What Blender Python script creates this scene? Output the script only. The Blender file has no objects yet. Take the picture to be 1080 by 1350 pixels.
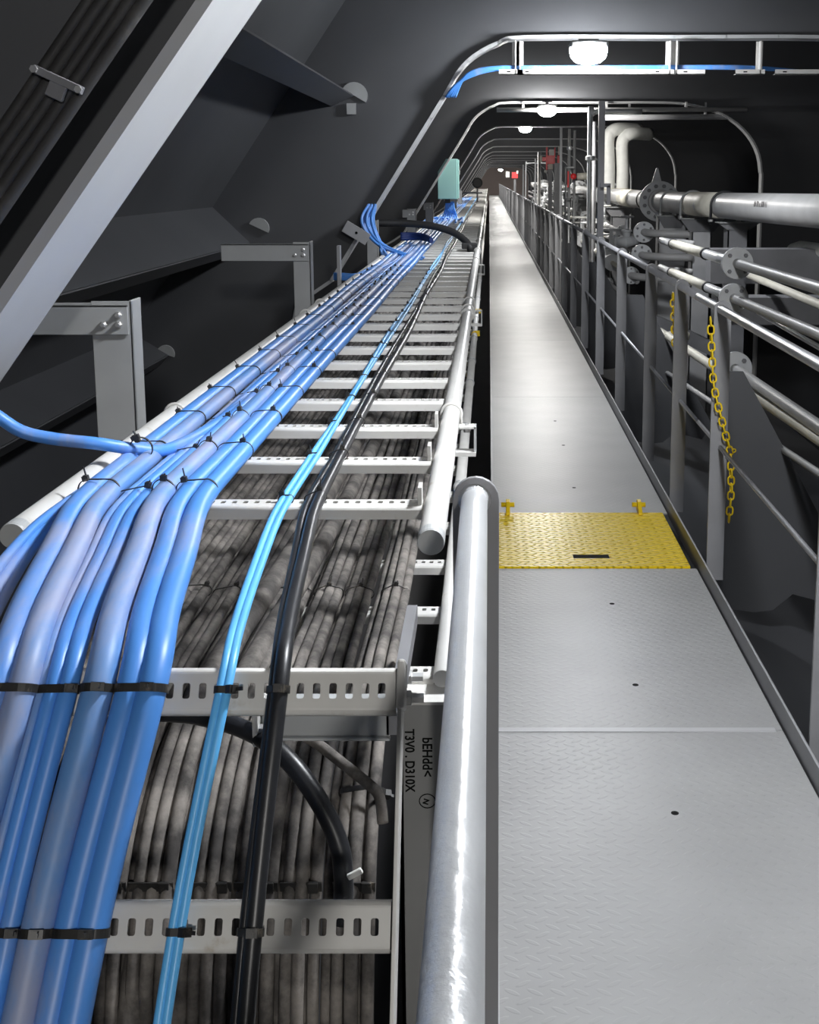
import bpy, bmesh, math, random
from mathutils import Vector, Matrix
random.seed(7)
S = bpy.context.scene
COL = S.collection
# ------------------------------------------------------------------ camera
H = 1.5                                   # eye height above the walkway
F, PX0, PY0 = 1600.0, 645.0, 498.0        # focal length and principal point (1080 x 1350)
TH = math.atan((PY0 - 235.0) / F)         # looking slightly down
CT, ST = math.cos(TH), math.sin(TH)
cam = bpy.data.cameras.new('camera'); co = bpy.data.objects.new('camera', cam); COL.objects.link(co)
co.location = (0, 0, H); co.rotation_euler = (math.pi/2 - TH, 0, 0)
cam.sensor_fit = 'HORIZONTAL'; cam.sensor_width = 36; cam.lens = F/1080*36
cam.shift_x = (540-PX0)/1080; cam.shift_y = (PY0-675)/1080
cam.clip_start = 0.02; cam.clip_end = 400
S.camera = co
def ray(px, py):
    a, b = (px-PX0)/F, (PY0-py)/F
    return Vector((a, CT + b*ST, -ST + b*CT))
def atY(px, py, y):
    d = ray(px, py); t = y/d.y; return Vector((d.x*t, y, H + d.z*t))
def atX(px, py, x):
    d = ray(px, py); t = x/d.x; return Vector((x, d.y*t, H + d.z*t))
def atZ(px, py, z):
    d = ray(px, py); t = (z-H)/d.z; return Vector((d.x*t, d.y*t, z))

# ------------------------------------------------------------------ materials
def new_mat(name, col, rough=.5, metal=0, noise=None, bump=None, spec=.5, dirt=None, coat=0, stretch=None):
    """noise=(scale, amount) tints; bump=(scale, strength); dirt=(colour, scale, lo, hi)"""
    m = bpy.data.materials.new(name); m.use_nodes = True
    nt = m.node_tree; b = nt.nodes['Principled BSDF']
    b.inputs['Base Color'].default_value = (*col, 1); b.inputs['Roughness'].default_value = rough
    b.inputs['Metallic'].default_value = metal; b.inputs['Specular IOR Level'].default_value = spec
    b.inputs['Coat Weight'].default_value = coat
    tc = nt.nodes.new('ShaderNodeTexCoord')
    src = None; vec = tc.outputs['Object']
    if stretch:
        mp = nt.nodes.new('ShaderNodeMapping'); mp.inputs['Scale'].default_value = stretch; nt.links.new(vec, mp.inputs['Vector']); vec = mp.outputs['Vector']
    if noise:
        n = nt.nodes.new('ShaderNodeTexNoise'); n.inputs['Scale'].default_value = noise[0]; n.inputs['Detail'].default_value = 5
        nt.links.new(vec, n.inputs['Vector'])
        r = nt.nodes.new('ShaderNodeMapRange'); r.inputs['From Min'].default_value = .3; r.inputs['From Max'].default_value = .7
        r.inputs['To Min'].default_value = 1-noise[1]; r.inputs['To Max'].default_value = 1+noise[1]
        nt.links.new(n.outputs['Fac'], r.inputs['Value'])
        mx = nt.nodes.new('ShaderNodeMix'); mx.data_type = 'RGBA'; mx.blend_type = 'MULTIPLY'; mx.inputs['Factor'].default_value = 1
        mx.inputs[6].default_value = (*col, 1); nt.links.new(r.outputs['Result'], mx.inputs[7])
        src = mx.outputs[2]
    if dirt:
        n = nt.nodes.new('ShaderNodeTexNoise'); n.inputs['Scale'].default_value = dirt[1]; n.inputs['Detail'].default_value = 6
        n.inputs['Roughness'].default_value = .65
        nt.links.new(vec, n.inputs['Vector'])
        r = nt.nodes.new('ShaderNodeMapRange'); r.interpolation_type = 'SMOOTHSTEP'
        r.inputs['From Min'].default_value = dirt[2]; r.inputs['From Max'].default_value = dirt[3]
        nt.links.new(n.outputs['Fac'], r.inputs['Value'])
        mx = nt.nodes.new('ShaderNodeMix'); mx.data_type = 'RGBA'
        nt.links.new(r.outputs['Result'], mx.inputs['Factor'])
        if src: nt.links.new(src, mx.inputs[6])
        else: mx.inputs[6].default_value = (*col, 1)
        mx.inputs[7].default_value = (*dirt[0], 1)
        src = mx.outputs[2]
    if src: nt.links.new(src, b.inputs['Base Color'])
    if bump:
        n = nt.nodes.new('ShaderNodeTexNoise'); n.inputs['Scale'].default_value = bump[0]; n.inputs['Detail'].default_value = 4
        nt.links.new(tc.outputs['Object'], n.inputs['Vector'])
        bp = nt.nodes.new('ShaderNodeBump'); bp.inputs['Strength'].default_value = bump[1]; bp.inputs['Distance'].default_value = .004
        nt.links.new(n.outputs['Fac'], bp.inputs['Height']); nt.links.new(bp.outputs['Normal'], b.inputs['Normal'])
    return m

def tread_mat(name, col, rough, px, py, strength, wear=.1, metal=0.0, dist=.003, fat=(2.1, 7.0), spec=.5):
    """diamond tread plate: lozenges leaning alternately left and right, raised through bump"""
    m = new_mat(name, col, rough, metal, noise=(3.0, wear), spec=spec)
    nt = m.node_tree; b = nt.nodes['Principled BSDF']; L = nt.links
    tc = nt.nodes.new('ShaderNodeTexCoord'); sp = nt.nodes.new('ShaderNodeSeparateXYZ'); L.new(tc.outputs['Object'], sp.inputs[0])
    def M(op, a, b_=None, c=None):
        n = nt.nodes.new('ShaderNodeMath'); n.operation = op
        for i, v in enumerate((a, b_, c)):
            if v is None: continue
            if isinstance(v, (int, float)): n.inputs[i].default_value = v
            else: L.new(v, n.inputs[i])
        return n.outputs[0]
    hs = []
    for off, sg in ((0.0, 1), (0.5, -1)):
        u = M('SUBTRACT', M('FRACT', M('ADD', M('DIVIDE', sp.outputs[0], px), off)), .5)
        v = M('SUBTRACT', M('FRACT', M('ADD', M('DIVIDE', sp.outputs[1], py), off)), .5)
        a = M('MULTIPLY', M('ADD', u, M('MULTIPLY', v, sg*.55)), fat[0])
        c = M('MULTIPLY', M('SUBTRACT', v, M('MULTIPLY', u, sg*.55)), fat[1])
        d = M('ADD', M('MULTIPLY', a, a), M('MULTIPLY', c, c))
        r = nt.nodes.new('ShaderNodeMapRange'); r.interpolation_type = 'SMOOTHSTEP'
        r.inputs['From Min'].default_value = 1.0; r.inputs['From Max'].default_value = .35
        L.new(d, r.inputs['Value']); hs.append(r.outputs['Result'])
    h = M('MAXIMUM', hs[0], hs[1])
    bp = nt.nodes.new('ShaderNodeBump'); bp.inputs['Strength'].default_value = strength; bp.inputs['Distance'].default_value = dist
    L.new(h, bp.inputs['Height']); L.new(bp.outputs['Normal'], b.inputs['Normal'])
    return m

def glow_mat(name, col, strength):
    m = bpy.data.materials.new(name); m.use_nodes = True; nt = m.node_tree
    nt.nodes.remove(nt.nodes['Principled BSDF'])
    e = nt.nodes.new('ShaderNodeEmission'); e.inputs[0].default_value = (*col, 1); e.inputs[1].default_value = strength
    nt.links.new(e.outputs[0], nt.nodes['Material Output'].inputs[0]); return m

LAMP = 470.0
hull   = new_mat('hull_paint', (.084, .086, .093), .5, noise=(1.3, .12), bump=(9, .08))
hull_lit  = new_mat('lit_frame_paint', (.50, .505, .51), .45, noise=(2, .08))  # same paint as the hull, lightened: lamp light on flanges put into the colour
paint  = new_mat('grey_paint', (.42, .42, .43), .42, noise=(6, .08), bump=(60, .05))
paintD = new_mat('dark_grey_paint', (.20, .20, .21), .45, noise=(6, .1))
silver = new_mat('silver_pipe_paint', (.66, .67, .68), .3, .35, noise=(8, .08), bump=(70, .45))
railm  = new_mat('rail_paint', (.42, .42, .44), .32, .15, noise=(8, .08), bump=(60, .15))
trayp  = new_mat('tray_paint', (.62, .61, .585), .42, noise=(9, .07), dirt=((.42, .36, .28), 14, .62, .8))
trayg  = new_mat('tray_grey_paint', (.42, .43, .43), .42, noise=(9, .07))
deck   = tread_mat('tread_plate', (.305, .305, .302), .40, .043, .050, .22, .07)
yel    = tread_mat('yellow_tread_plate', (1.0, .70, .008), .30, .066, .060, 1.0, .05, dist=.014, fat=(1.7, 4.6), spec=.32)
yelp   = new_mat('yellow_paint', (.95, .66, .01), .4, noise=(20, .06))
bluec  = new_mat('blue_sheath', (.085, .29, .77), .42, noise=(5, .12), dirt=((.28, .34, .55), 9, .46, .72), stretch=(1, .22, .4))
blued  = new_mat('blue_sheath_dusty', (.11, .28, .62), .5, noise=(5, .1), dirt=((.31, .35, .52), 9, .36, .64), stretch=(1, .22, .4))
bluel  = new_mat('light_blue_sheath', (.13, .50, .95), .4, noise=(8, .06))
blackc = new_mat('black_sheath', (.018, .019, .022), .38, noise=(14, .3))
dustc  = new_mat('dusty_sheath', (.055, .050, .047), .85, noise=(18, .35), dirt=((.27, .245, .22), 11, .36, .72), bump=(90, .3))
tiem   = new_mat('tie_nylon', (.02, .019, .018), .45, noise=(60, .4), dirt=((.20, .17, .13), 40, .55, .75))
teal   = new_mat('teal_enamel', (.34, .62, .58), .35)
red    = new_mat('red_paint', (.90, .03, .035), .35)
white  = new_mat('white_lagging', (.80, .80, .76), .5, noise=(14, .06), bump=(30, .25))
cream  = new_mat('cream_sleeve', (.66, .63, .54), .5, noise=(10, .08))
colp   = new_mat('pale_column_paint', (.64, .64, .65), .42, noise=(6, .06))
brakp  = new_mat('bracket_paint', (.33, .335, .335), .42, noise=(6, .08))
railp  = new_mat('railing_post_paint', (.27, .27, .28), .42, noise=(6, .08), bump=(60, .05))
markp  = new_mat('dull_upright_paint', (.26, .26, .255), .5, noise=(6, .08))
steel  = new_mat('bolt_steel', (.55, .55, .55), .35, .7)
ink_shade    = new_mat('ink_and_hole_shade', (.008, .008, .008), .8, spec=.1)  # marker ink, and the painted shade inside holes, slots and the grip pocket
inkg   = new_mat('faded_stencil_ink', (.07, .06, .06), .6)
pipeg  = new_mat('grey_pipe_paint', (.46, .455, .45), .4, noise=(7, .08))
flang  = new_mat('flange_grey_paint', (.60, .61, .62), .42, noise=(12, .08))
rust   = new_mat('bulkhead_paint', (.30, .24, .22), .6)
rubber = new_mat('black_rubber', (.02, .02, .021), .55)
lens   = glow_mat('lamp_lens', (.93, .96, 1.0), LAMP)
lens2  = glow_mat('bright_lamp_lens', (.93, .96, 1.0), 310.0)
lensh  = glow_mat('far_lamp_lens', (1.0, .98, .94), 800.0)
lensf  = glow_mat('aged_lamp_lens', (1.0, .98, .94), 460.0)
navy   = new_mat('navy_sheath', (.02, .04, .16), .45)
darkc  = new_mat('dull_black_sheath', (.035, .034, .034), .6, noise=(14, .3), dirt=((.10, .095, .09), 9, .5, .75))

# ------------------------------------------------------------------ mesh builder
class MB:
    def __init__(s): s.v = []; s.f = []; s.mi = []; s.sm = []
    def face(s, idx, mi=0, sm=False): s.f.append(idx); s.mi.append(mi); s.sm.append(sm)
    def obox(s, o, ux, uy, uz, mi=0):
        o, ux, uy, uz = map(Vector, (o, ux, uy, uz)); n = len(s.v)
        for k in (-1, 1):
            for j in (-1, 1):
                for i in (-1, 1): s.v.append(o+ux*i+uy*j+uz*k)
        fl = ux.cross(uy).dot(uz) < 0
        for q in ((0,2,3,1),(4,5,7,6),(0,1,5,4),(2,6,7,3),(0,4,6,2),(1,3,7,5)):
            q = [n+i for i in q]; s.face(q[::-1] if fl else q, mi)
        return s
    def box(s, x0, x1, y0, y1, z0, z1, mi=0):
        return s.obox(((x0+x1)/2, (y0+y1)/2, (z0+z1)/2), (abs(x1-x0)/2,0,0), (0,abs(y1-y0)/2,0), (0,0,abs(z1-z0)/2), mi)
    def tube(s, pts, r, seg=12, cap=True, mi=0, closed=False, flat=1.0):
        pts = [Vector(p) for p in pts]; N = len(pts)
        rs = r if isinstance(r, (list, tuple)) else [r]*N
        T = []
        for i in range(N):
            if closed: t = pts[(i+1) % N]-pts[i-1]
            else: t = pts[min(i+1, N-1)]-pts[max(i-1, 0)]
            T.append(t.normalized())
        up = Vector((0,0,1)) if abs(T[0].z) < .9 else Vector((0,1,0))
        nrm = (up-T[0]*up.dot(T[0])).normalized(); base = len(s.v)
        for i in range(N):
            nrm = (nrm-T[i]*nrm.dot(T[i])).normalized(); bn = T[i].cross(nrm)
            for k in range(seg):
                a = 2*math.pi*k/seg; s.v.append(pts[i]+(nrm*math.cos(a)*flat+bn*math.sin(a))*rs[i])
        for i in range(N if closed else N-1):
            a0 = base+i*seg; b0 = base+((i+1) % N)*seg
            for k in range(seg):
                k2 = (k+1) % seg; s.face([a0+k, a0+k2, b0+k2, b0+k], mi, True)
        if cap and not closed:
            s.face([base+k for k in range(seg)][::-1], mi); s.face([base+(N-1)*seg+k for k in range(seg)], mi)
        return s
    def cyl(s, a, b, r, seg=16, mi=0): return s.tube([a, b], r, seg, True, mi)
    def prism(s, poly, o, u, v, w, mi=0, sm=False):
        """poly of (a,b) in plane o+a*u+b*v, extruded by w"""
        o, u, v, w = map(Vector, (o, u, v, w)); n = len(s.v); k = len(poly)
        for a, b in poly: s.v.append(o+u*a+v*b)
        for a, b in poly: s.v.append(o+u*a+v*b+w)
        s.face([n+i for i in range(k)][::-1], mi); s.face([n+k+i for i in range(k)], mi)
        for i in range(k): j = (i+1) % k; s.face([n+i, n+j, n+k+j, n+k+i], mi, sm)
        return s
    def lathe(s, o, ax, prof, seg=24, mi=0):
        o, ax = Vector(o), Vector(ax).normalized()
        t = Vector((1,0,0)) if abs(ax.x) < .8 else Vector((0,0,1))
        u = (t-ax*t.dot(ax)).normalized(); v = ax.cross(u); base = len(s.v)
        for r, h in prof:
            for k in range(seg):
                a = 2*math.pi*k/seg; s.v.append(o+ax*h+(u*math.cos(a)+v*math.sin(a))*r)
        for i in range(len(prof)-1):
            for k in range(seg):
                k2 = (k+1) % seg; s.face([base+i*seg+k, base+i*seg+k2, base+(i+1)*seg+k2, base+(i+1)*seg+k], mi, False)
        s.face([base+k for k in range(seg)][::-1], mi); e = base+(len(prof)-1)*seg; s.face([e+k for k in range(seg)], mi)
        return s
    def mesh(s, name, mats, weld=False):
        me = bpy.data.meshes.new(name); me.from_pydata([tuple(v) for v in s.v], [], s.f)
        for m in (mats if isinstance(mats, (list, tuple)) else [mats]): me.materials.append(m)
        me.polygons.foreach_set('material_index', s.mi); me.polygons.foreach_set('use_smooth', s.sm)
        bm = bmesh.new(); bm.from_mesh(me)
        if weld: bmesh.ops.remove_doubles(bm, verts=bm.verts, dist=1e-5)
        bmesh.ops.recalc_face_normals(bm, faces=bm.faces); bm.to_mesh(me); bm.free()
        me.update(); return me
    def build(s, name, mats, parent=None, loc=None, bevel=0, weld=False, solid=0):
        return put(name, s.mesh(name, mats, weld), parent, loc, bevel, solid)
def put(name, me, parent=None, loc=None, bevel=0, solid=0):
    o = bpy.data.objects.new(name, me); COL.objects.link(o)
    if parent is not None:
        o.parent = parent
    if loc is not None: o.location = loc
    if solid:
        md = o.modifiers.new('sheet', 'SOLIDIFY'); md.thickness = solid; md.offset = -1
    if bevel:
        md = o.modifiers.new('edge', 'BEVEL'); md.width = bevel; md.segments = 2; md.limit_method = 'ANGLE'; md.angle_limit = .7
    return o
def tag(o, label, cat, group=None):
    o['label'] = label; o['category'] = cat
    if group: o['group'] = group
    return o
def struct(o): o['kind'] = 'structure'; return o
def thing(name, label, cat, group=None, loc=(0,0,0)):
    o = bpy.data.objects.new(name, None); COL.objects.link(o); o.empty_display_size = .05; o.location = loc
    return tag(o, label, cat, group)
def copy_tree(o, parent=None, loc=None):
    c = o.copy(); COL.objects.link(c)
    if parent is not None: c.parent = parent
    if loc is not None: c.location = loc
    for ch in list(o.children): copy_tree(ch, c)
    return c
def spl(P, n=8):
    """Catmull-Rom through P"""
    P = [Vector(p) for p in P]; out = []
    Q = [P[0]*2-P[1]]+P+[P[-1]*2-P[-2]]
    for i in range(1, len(Q)-2):
        a, b, c, d = Q[i-1:i+3]
        for k in range(n):
            t = k/n; out.append(.5*((2*b)+(c-a)*t+(2*a-5*b+4*c-d)*t*t+(3*b-a-3*c+d)*t**3))
    out.append(P[-1]); return out
ORD = ['first','second','third','fourth','fifth','sixth','seventh','eighth','ninth','tenth','eleventh','twelfth','thirteenth',
       'fourteenth','fifteenth','sixteenth','seventeenth','eighteenth','nineteenth','twentieth','twenty-first','twenty-second',
       'twenty-third','twenty-fourth','twenty-fifth','twenty-sixth','twenty-seventh','twenty-eighth','twenty-ninth','thirtieth']
X, Y, Z = Vector((1,0,0)), Vector((0,1,0)), Vector((0,0,1))

# ------------------------------------------------------------------ the hull structure
YEND = 112.0
def slope_pt(t): # point on the sloped left edge of a frame opening, t = height relative to the eye
    return (-.63 + .633*(t-.0), t)
OUT = [(-1.36,-4.1), (-1.36,-1.15), slope_pt(-.68), slope_pt(.0), slope_pt(.53), (-.205,.68), (-.10,.785), (.06,.868), (.24,.905),
       (1.2,.905), (2.15,.905), (2.52,.865), (2.84,.76), (3.09,.59), (3.26,.36), (3.33,.08), (3.34,-.4), (3.34,-4.1)]
def smooth_outline(O):
    return [(p.x, p.y) for p in spl([(a, b, 0) for a, b in O], 3)]
def frame(name, y, outline, fw=.16, left_only=False):
    """transverse web frame: plate with a rounded opening and a face flange round the opening"""
    mb = MB(); O = outline; t = .02
    def outer(a, b):
        # project outwards to a big rectangle
        cx, cz = 1.0, -.4; dx, dz = a-cx, b-cz
        s = min([q for q in ((6.2-cx)/dx if dx > 1e-6 else 9e9, (-4.6-cx)/dx if dx < -1e-6 else 9e9, (2.2-cz)/dz if dz > 1e-6 else 9e9, 9e9)])
        if s > 100: s = 100
        return (cx+dx*s, max(cz+dz*s, -4.1))
    n = len(mb.v)
    for k in (-t/2, t/2):
        for a, b in O: mb.v.append(Vector((a, y+k, H+b)))
        for a, b in O:
            p = outer(a, b); mb.v.append(Vector((p[0], y+k, H+p[1])))
    m = len(O)
    for k in range(2):
        b0 = n+k*2*m
        for i in range(m-1): mb.face([b0+i, b0+i+1, b0+m+i+1, b0+m+i], 0)
    for i in range(m-1):      # flange
        a, b = O[i], O[i+1]
        d = Vector((b[0]-a[0], 0, b[1]-a[1])); L = d.length; d /= L
        nn = Vector((d.z, 0, -d.x))
        c = Vector(((a[0]+b[0])/2, y, H+(a[1]+b[1])/2))-nn*.0
        mb.obox(c, d*(L/2+.003), Y*(fw/2), nn*.011, 1)
    return struct(mb.build(name, [hull, hull_lit]))
SO = smooth_outline(OUT)
FY = [8.2+6.9*k for k in range(15)]
for k, y in enumerate(FY): frame('trim_%d' % (k+2), y, SO, .16)
# nearest frame, a little differently set: its face bar runs diagonally across the top left corner
A1, A2 = atY(335, 0, 2.25), atY(0, 490, 2.25)
B1 = atY(265, 0, 1.98)
dirn = (A1-A2).normalized()
Q0 = A2-dirn*.35; Q1 = A1+dirn*(.905-(A1.z-H))/dirn.z*.72; 
near = [(Q0.x-.02, -4.1), (Q0.x, Q0.z-H), (A2.x, A2.z-H), (A1.x, A1.z-H), (Q1.x, Q1.z-H), (Q1.x+.22, .9), (.5,.93), (2.15,.93), (2.84,.78), (3.26,.36), (3.34,-.4), (3.34,-4.1)]
mb = MB()
frame('trim_1', 2.115, near, .27)
# shell: inclined inner side on the left, deck above, right side, bottom
nW = Vector((-.825, 0, .565)); sW = Vector((.565, 0, .825)); DW = 1.416
def wp(s, off=0): return Vector((0, 0, H))+nW*(DW-off)+sW*s
mb = MB(); a, b = wp(-2.6), wp(1.6)
for p, q in ((a, b), (Vector((a.x, 0, -2.6)), a)):
    d = (q-p)/2; mb.obox((p+q)/2+Y*(YEND/2-3)+nW*.012, d, Y*(YEND/2+3.2), nW*.01)
struct(mb.build('wall_left', hull))
struct(MB().box(-4.7, 6.3, -6, YEND, H+2.15, H+2.2).build('ceiling', hull))
struct(MB().box(6.2, 6.25, -6, YEND, -2.65, H+2.2).build('wall_right', hull))
struct(MB().box(-4.7, 6.3, -6, YEND, -2.67, -2.6).build('floor', hull))
struct(MB().box(-4.7, 6.3, YEND, YEND+.05, -2.65, H+2.2).build('wall_far', rust))
struct(MB().box(-4.7, 6.3, -6.05, -6, -2.65, H+2.2).build('wall_near', hull))
# longitudinal stiffeners on the inclined side
tn = 20
def stiff(m_root, L, lip, t=.014):
    global tn
    tt = DW/(.825+.565*m_root); r = Vector((-tt, 0, H+m_root*tt)); e = r-nW*L
    mb = MB(); mb.obox((r+e)/2+Y*(YEND/2-2), (r-e)/2, Y*(YEND/2+2), sW*t/2)
    if lip: mb.obox(e+sW*(-lip/2)+Y*(YEND/2-2), sW*lip/2, Y*(YEND/2+2), nW*.008)
    tn += 1; return struct(mb.build('trim_%d' % tn, hull)), e
def run(pts, t, name):
    mb = MB()
    for p, q in zip(pts, pts[1:]):
        p, q = Vector((p[0], 0, H+p[1])), Vector((q[0], 0, H+q[1])); d = (q-p)/2
        mb.obox((p+q)/2+Y*(YEND/2-2), d, Y*(YEND/2+2), Vector((d.z, 0, -d.x)).normalized()*t/2)
    return struct(mb.build(name, hull))
run([(-.895,.54), (-1.04,.475), (-1.25,.72)], .014, 'trim_21')
run([(-1.86,-.19), (-1.614,-.43), (-1.70,-.50)], .014, 'trim_22')
run([(-2.46,-1.03), (-2.19,-1.19), (-2.27,-1.27)], .014, 'trim_23')
# pale discs painted for lit scallop holes where stiffeners pass the second frame
for px, py, r, rot, lab in ((467,126,17,-30,'pale half-disc for a lit hole in the frame at the end of the uppermost stiffener'),
                            (341,301,13.5,-25,'pale half-disc for a lit hole above the end of the left bracket arm'),
                            (218,467,12,-20,'pale half-disc for a lit hole low on the dark plate between the two left brackets')):
    c = atY(px, py, 8.17); sc = 8.2/F; a0 = math.radians(rot)
    poly = [(r*sc*math.cos(a0+math.pi*k/12), r*sc*math.sin(a0+math.pi*k/12)) for k in range(13)]
    o = MB().prism(poly, c, X, Z, Y*.02).build('lit_hole_disc', trayg); tag(o, lab, 'plate')
    if py < 130: MB().obox(c+Vector((-.02,0,-.085)), X*.03, Y*.01, Z*.035).build('lug', trayg, o)
# lower right: sloping bottom plating, a bracket and a stringer under the walkway
mb = MB(); p, q = Vector((.86, 0, -.30)), Vector((3.3, 0, -1.2)); d = (q-p)/2
mb.obox((p+q)/2+Y*50, d, Y*54, Vector((d.z, 0, -d.x)).normalized()*.01); struct(mb.build('trim_31', hull))
for y in (4.9, 8.2, 11.5, 14.9):
    o = MB().prism([(0,0), (.0,1.0), (.12,1.0), (.62,.1), (.55,0), (.36,.05), (.28,-.02), (.2,-.03)], (.92, y, -.28), X, Z, Y*.014).build('trim_4%d' % int(y), hull); struct(o)
mb = MB()
mb.obox((1.75, 4.1, -.52), (.28, 0, -.105), (0, .22, 0), (.02, 0, .05)); 
tag(mb.build('bottom_stringer_clip', paintD), 'short slanted grey block on the dark sloping bottom at lower right', 'block')

# ------------------------------------------------------------------ lamps
def lamp(y, x, lab, z=H+.81, hang=.03, lm=None):
    t = thing('ceiling_light', lab, 'lamp', 'ceiling lights along the passage')
    MB().box(x-.115, x+.115, y-.09, y+.09, z+.045, z+.085).build('housing', trayg, t, bevel=.012)
    MB().lathe((x, y, z-.05), Z, [(.03,0), (.075,.012), (.105,.04), (.115,.075), (.115,.095)], 28).build('diffuser', lm or lens, t)
    mb = MB(); mb.box(x-.02, x+.02, y-.015, y+.015, z+.085, z+.085+hang); mb.box(x-.06, x+.06, y-.03, y+.03, z+.085+hang, z+.095+hang)
    mb.build('bracket', paint, t); return t
lamp(7.62, .605, 'bright lamp glaring under the nearest curved frame overhead', z=H+.735, hang=.005, lm=lens2)
lamp(2.08, .66, 'lamp above the walkway close to the viewer, under the diagonal frame bar', z=H+.79, hang=.02)
lamp(-2.9, .66, 'lamp over the walkway behind the viewer', lm=lensh)
for k, y in enumerate([8.2+6.9*j for j in range(1, 15)]):
    lamp(y+.25 if k else 14.75, .65 if k else .69, 'small bright lamp seen down the passage, %s beyond the big glaring one' % ORD[k], z=H+(.775 if k == 0 else .86 if k == 1 else .45 if k == 8 else .96), lm=lensf if k < 2 or k == 8 else lensh)

# ------------------------------------------------------------------ walkway
W0, W1 = .012, .808
def plate(y0, y1, lab, holes=()):
    t = thing('walkway_plate', lab, 'floor plate', 'tread plates of the walkway')
    g = .0015; mb = MB()
    mb.box(W0, W1, y0+g, y1-g, -.006, 0); top = mb.build('tread_plate', deck, t)
    mb = MB(); mb.box(W0+.02, W0+.03, y0+g, y1-g, -.07, -.006); mb.box(W1-.03, W1-.02, y0+g, y1-g, -.07, -.006)
    mb.build('stringer', paintD, t)
    mb = MB(); mb.box(W0-.003, W0+.007, y0+g, y1-g, -.006, .012); mb.build('edge_strip', paint, t)
    if holes:
        mb = MB()
        for a, b in holes: mb.lathe((a, b, -.004), Z, [(.0095,0), (.0095,.0046)], 14)
        mb.build('plug_hole', ink_shade, t)['kind'] = 'stuff'
    return t
def hz(px, py): p = atZ(px, py, 0); return (p.x, p.y)
plate(-1.5, 3.14, 'walkway plate nearest the viewer, in front of the welded cross seam', [hz(890,1072)])
plate(3.14, 4.545, 'walkway plate between the cross seam and the yellow hatch', [hz(838,903), hz(807,796)])
plate(5.33, 8.3, 'walkway plate just beyond the yellow hatch', [hz(757,643), hz(743,587), hz(732,555)])
ys = [8.3, 11.3, 14.3, 17.3, 21.3, 26, 32, 40, 50, 65, 85, 110]
for k in range(len(ys)-1): plate(ys[k], ys[k+1], 'walkway plate, %s beyond the one that follows the yellow hatch' % ORD[k])
o = MB().box(W0+.005, W1-.02, 3.128, 3.152, -.001, .0025).build('weld_bead', paint); tag(o, 'thin pale weld seam running straight across the walkway', 'weld')
# the yellow hatch
t = thing('floor_hatch', 'bright yellow tread plate hatch set in the walkway', 'hatch')
hy0, hy1, hx0, hx1 = 4.55, 5.325, W0+.004, .785
sx0, sx1, sy0, sy1 = .336, .480, 4.655, 4.705
mb = MB()
for a in ((hx0, hx1, sy1, hy1), (hx0, hx1, hy0, sy0), (hx0, sx0, sy0, sy1), (sx1, hx1, sy0, sy1)): mb.box(*a, -.004, .006)
mb.build('hatch_plate', yel, t)
MB().box(sx0-.01, sx1+.01, sy0-.01, sy1+.01, -.03, .0052).build('grip_pocket', ink_shade, t)  # black block paints the shade inside the grip slot
for x in (.085, .68):
    h = MB().prism([(-.05,0), (.05,0), (.055,.03), (.03,.055), (0,.05), (-.05,.012)], (x-.009, hy1, .006), Y, Z, X*.018).build('hinge', yelp, t, bevel=.003)
    MB().cyl((x-.03, hy1+.025, .036), (x+.03, hy1+.025, .036), .011, 14).build('hinge_pin', yelp, h)
MB().box(W0+.03, W1-.03, hy0, hy1, -.07, -.06).build('hatch_seat', paintD, t)
# toe plate at the right edge
o = MB().box(.814, .822, -1.5, 108, -.02, .062).build('toe_plate', railp, bevel=.002); tag(o, 'long low grey toe plate along the right edge of the walkway', 'toe plate')

# ------------------------------------------------------------------ railings
RZ = 1.022; RX = .858
def stanchion(x, y, ztop, w=.064, zb=-.02):
    r = w/2; poly = [(-r, zb), (r, zb), (r, ztop)]+[(r*math.cos(math.pi*k/10), ztop+r*math.sin(math.pi*k/10)) for k in range(1, 10)]+[(-r, ztop)]
    return MB().prism(poly, (x, y-.005, 0), X, Z, Y*.010)
NEARP = [1.75, 2.96, 4.47, 5.43]
post = stanchion(0, 0, RZ).mesh('stanchion', railp)
def rail_thing(name, lab, y0, y1, posts):
    t = thing(name, lab, 'railing', 'right-hand railing sections')
    MB().cyl((RX, y0, RZ), (RX, y1, RZ), .017, 18).build('handrail', railm, t)
    MB().cyl((RX+.012, y0, .50), (RX+.012, y1, .50), .0085, 12).build('mid_rail', railm, t)
    for y in posts:
        put('stanchion', post, t, (RX+.006, y, 0))
    return t
rail_thing('guard_railing', 'near section of the right-hand railing carrying the longer yellow chain', -1.2, 4.95, NEARP[:3])
r2 = [5.43, 6.45]+[7.9+1.5*k for k in range(16)]
rail_thing('guard_railing', 'long middle section of the right-hand railing beyond the two chain posts', 4.95, 31.2, r2)
rail_thing('guard_railing', 'far section of the right-hand railing fading towards the end of the passage', 31.2, 104, [32+1.6*k for k in range(45)])
# gate-stop bar behind the second chain post
o = MB().tube(spl([(RX+.035, 5.50, RZ-.05), (RX+.037, 5.50, .6), (RX+.037, 5.50, .22), (RX+.03, 5.50, .16), (RX-.005, 5.50, .04), (RX-.005, 5.50, -.02)], 6), .012, 10).build('bent_bar', paint)
tag(o, 'bent round bar welded along the post beside the shorter yellow chain', 'bar')
t = thing('left_handrail', 'thick silver handrail close to the viewer, ending at a round-topped upright', 'railing')
HX, HZ = -.020, H-.43
MB().cyl((HX, -1.0, HZ), (HX, 1.600, HZ), .0178, 40).build('handrail', silver, t)
stanchion(HX+.002, 1.60, HZ, .063).build('stanchion', railp, t, bevel=.0015)
MB().lathe((HX, 1.5945, HZ), -Y, [(.0225,0), (.0205,.003), (.0178,.008)], 32).build('weld_collar', silver, t)

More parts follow.
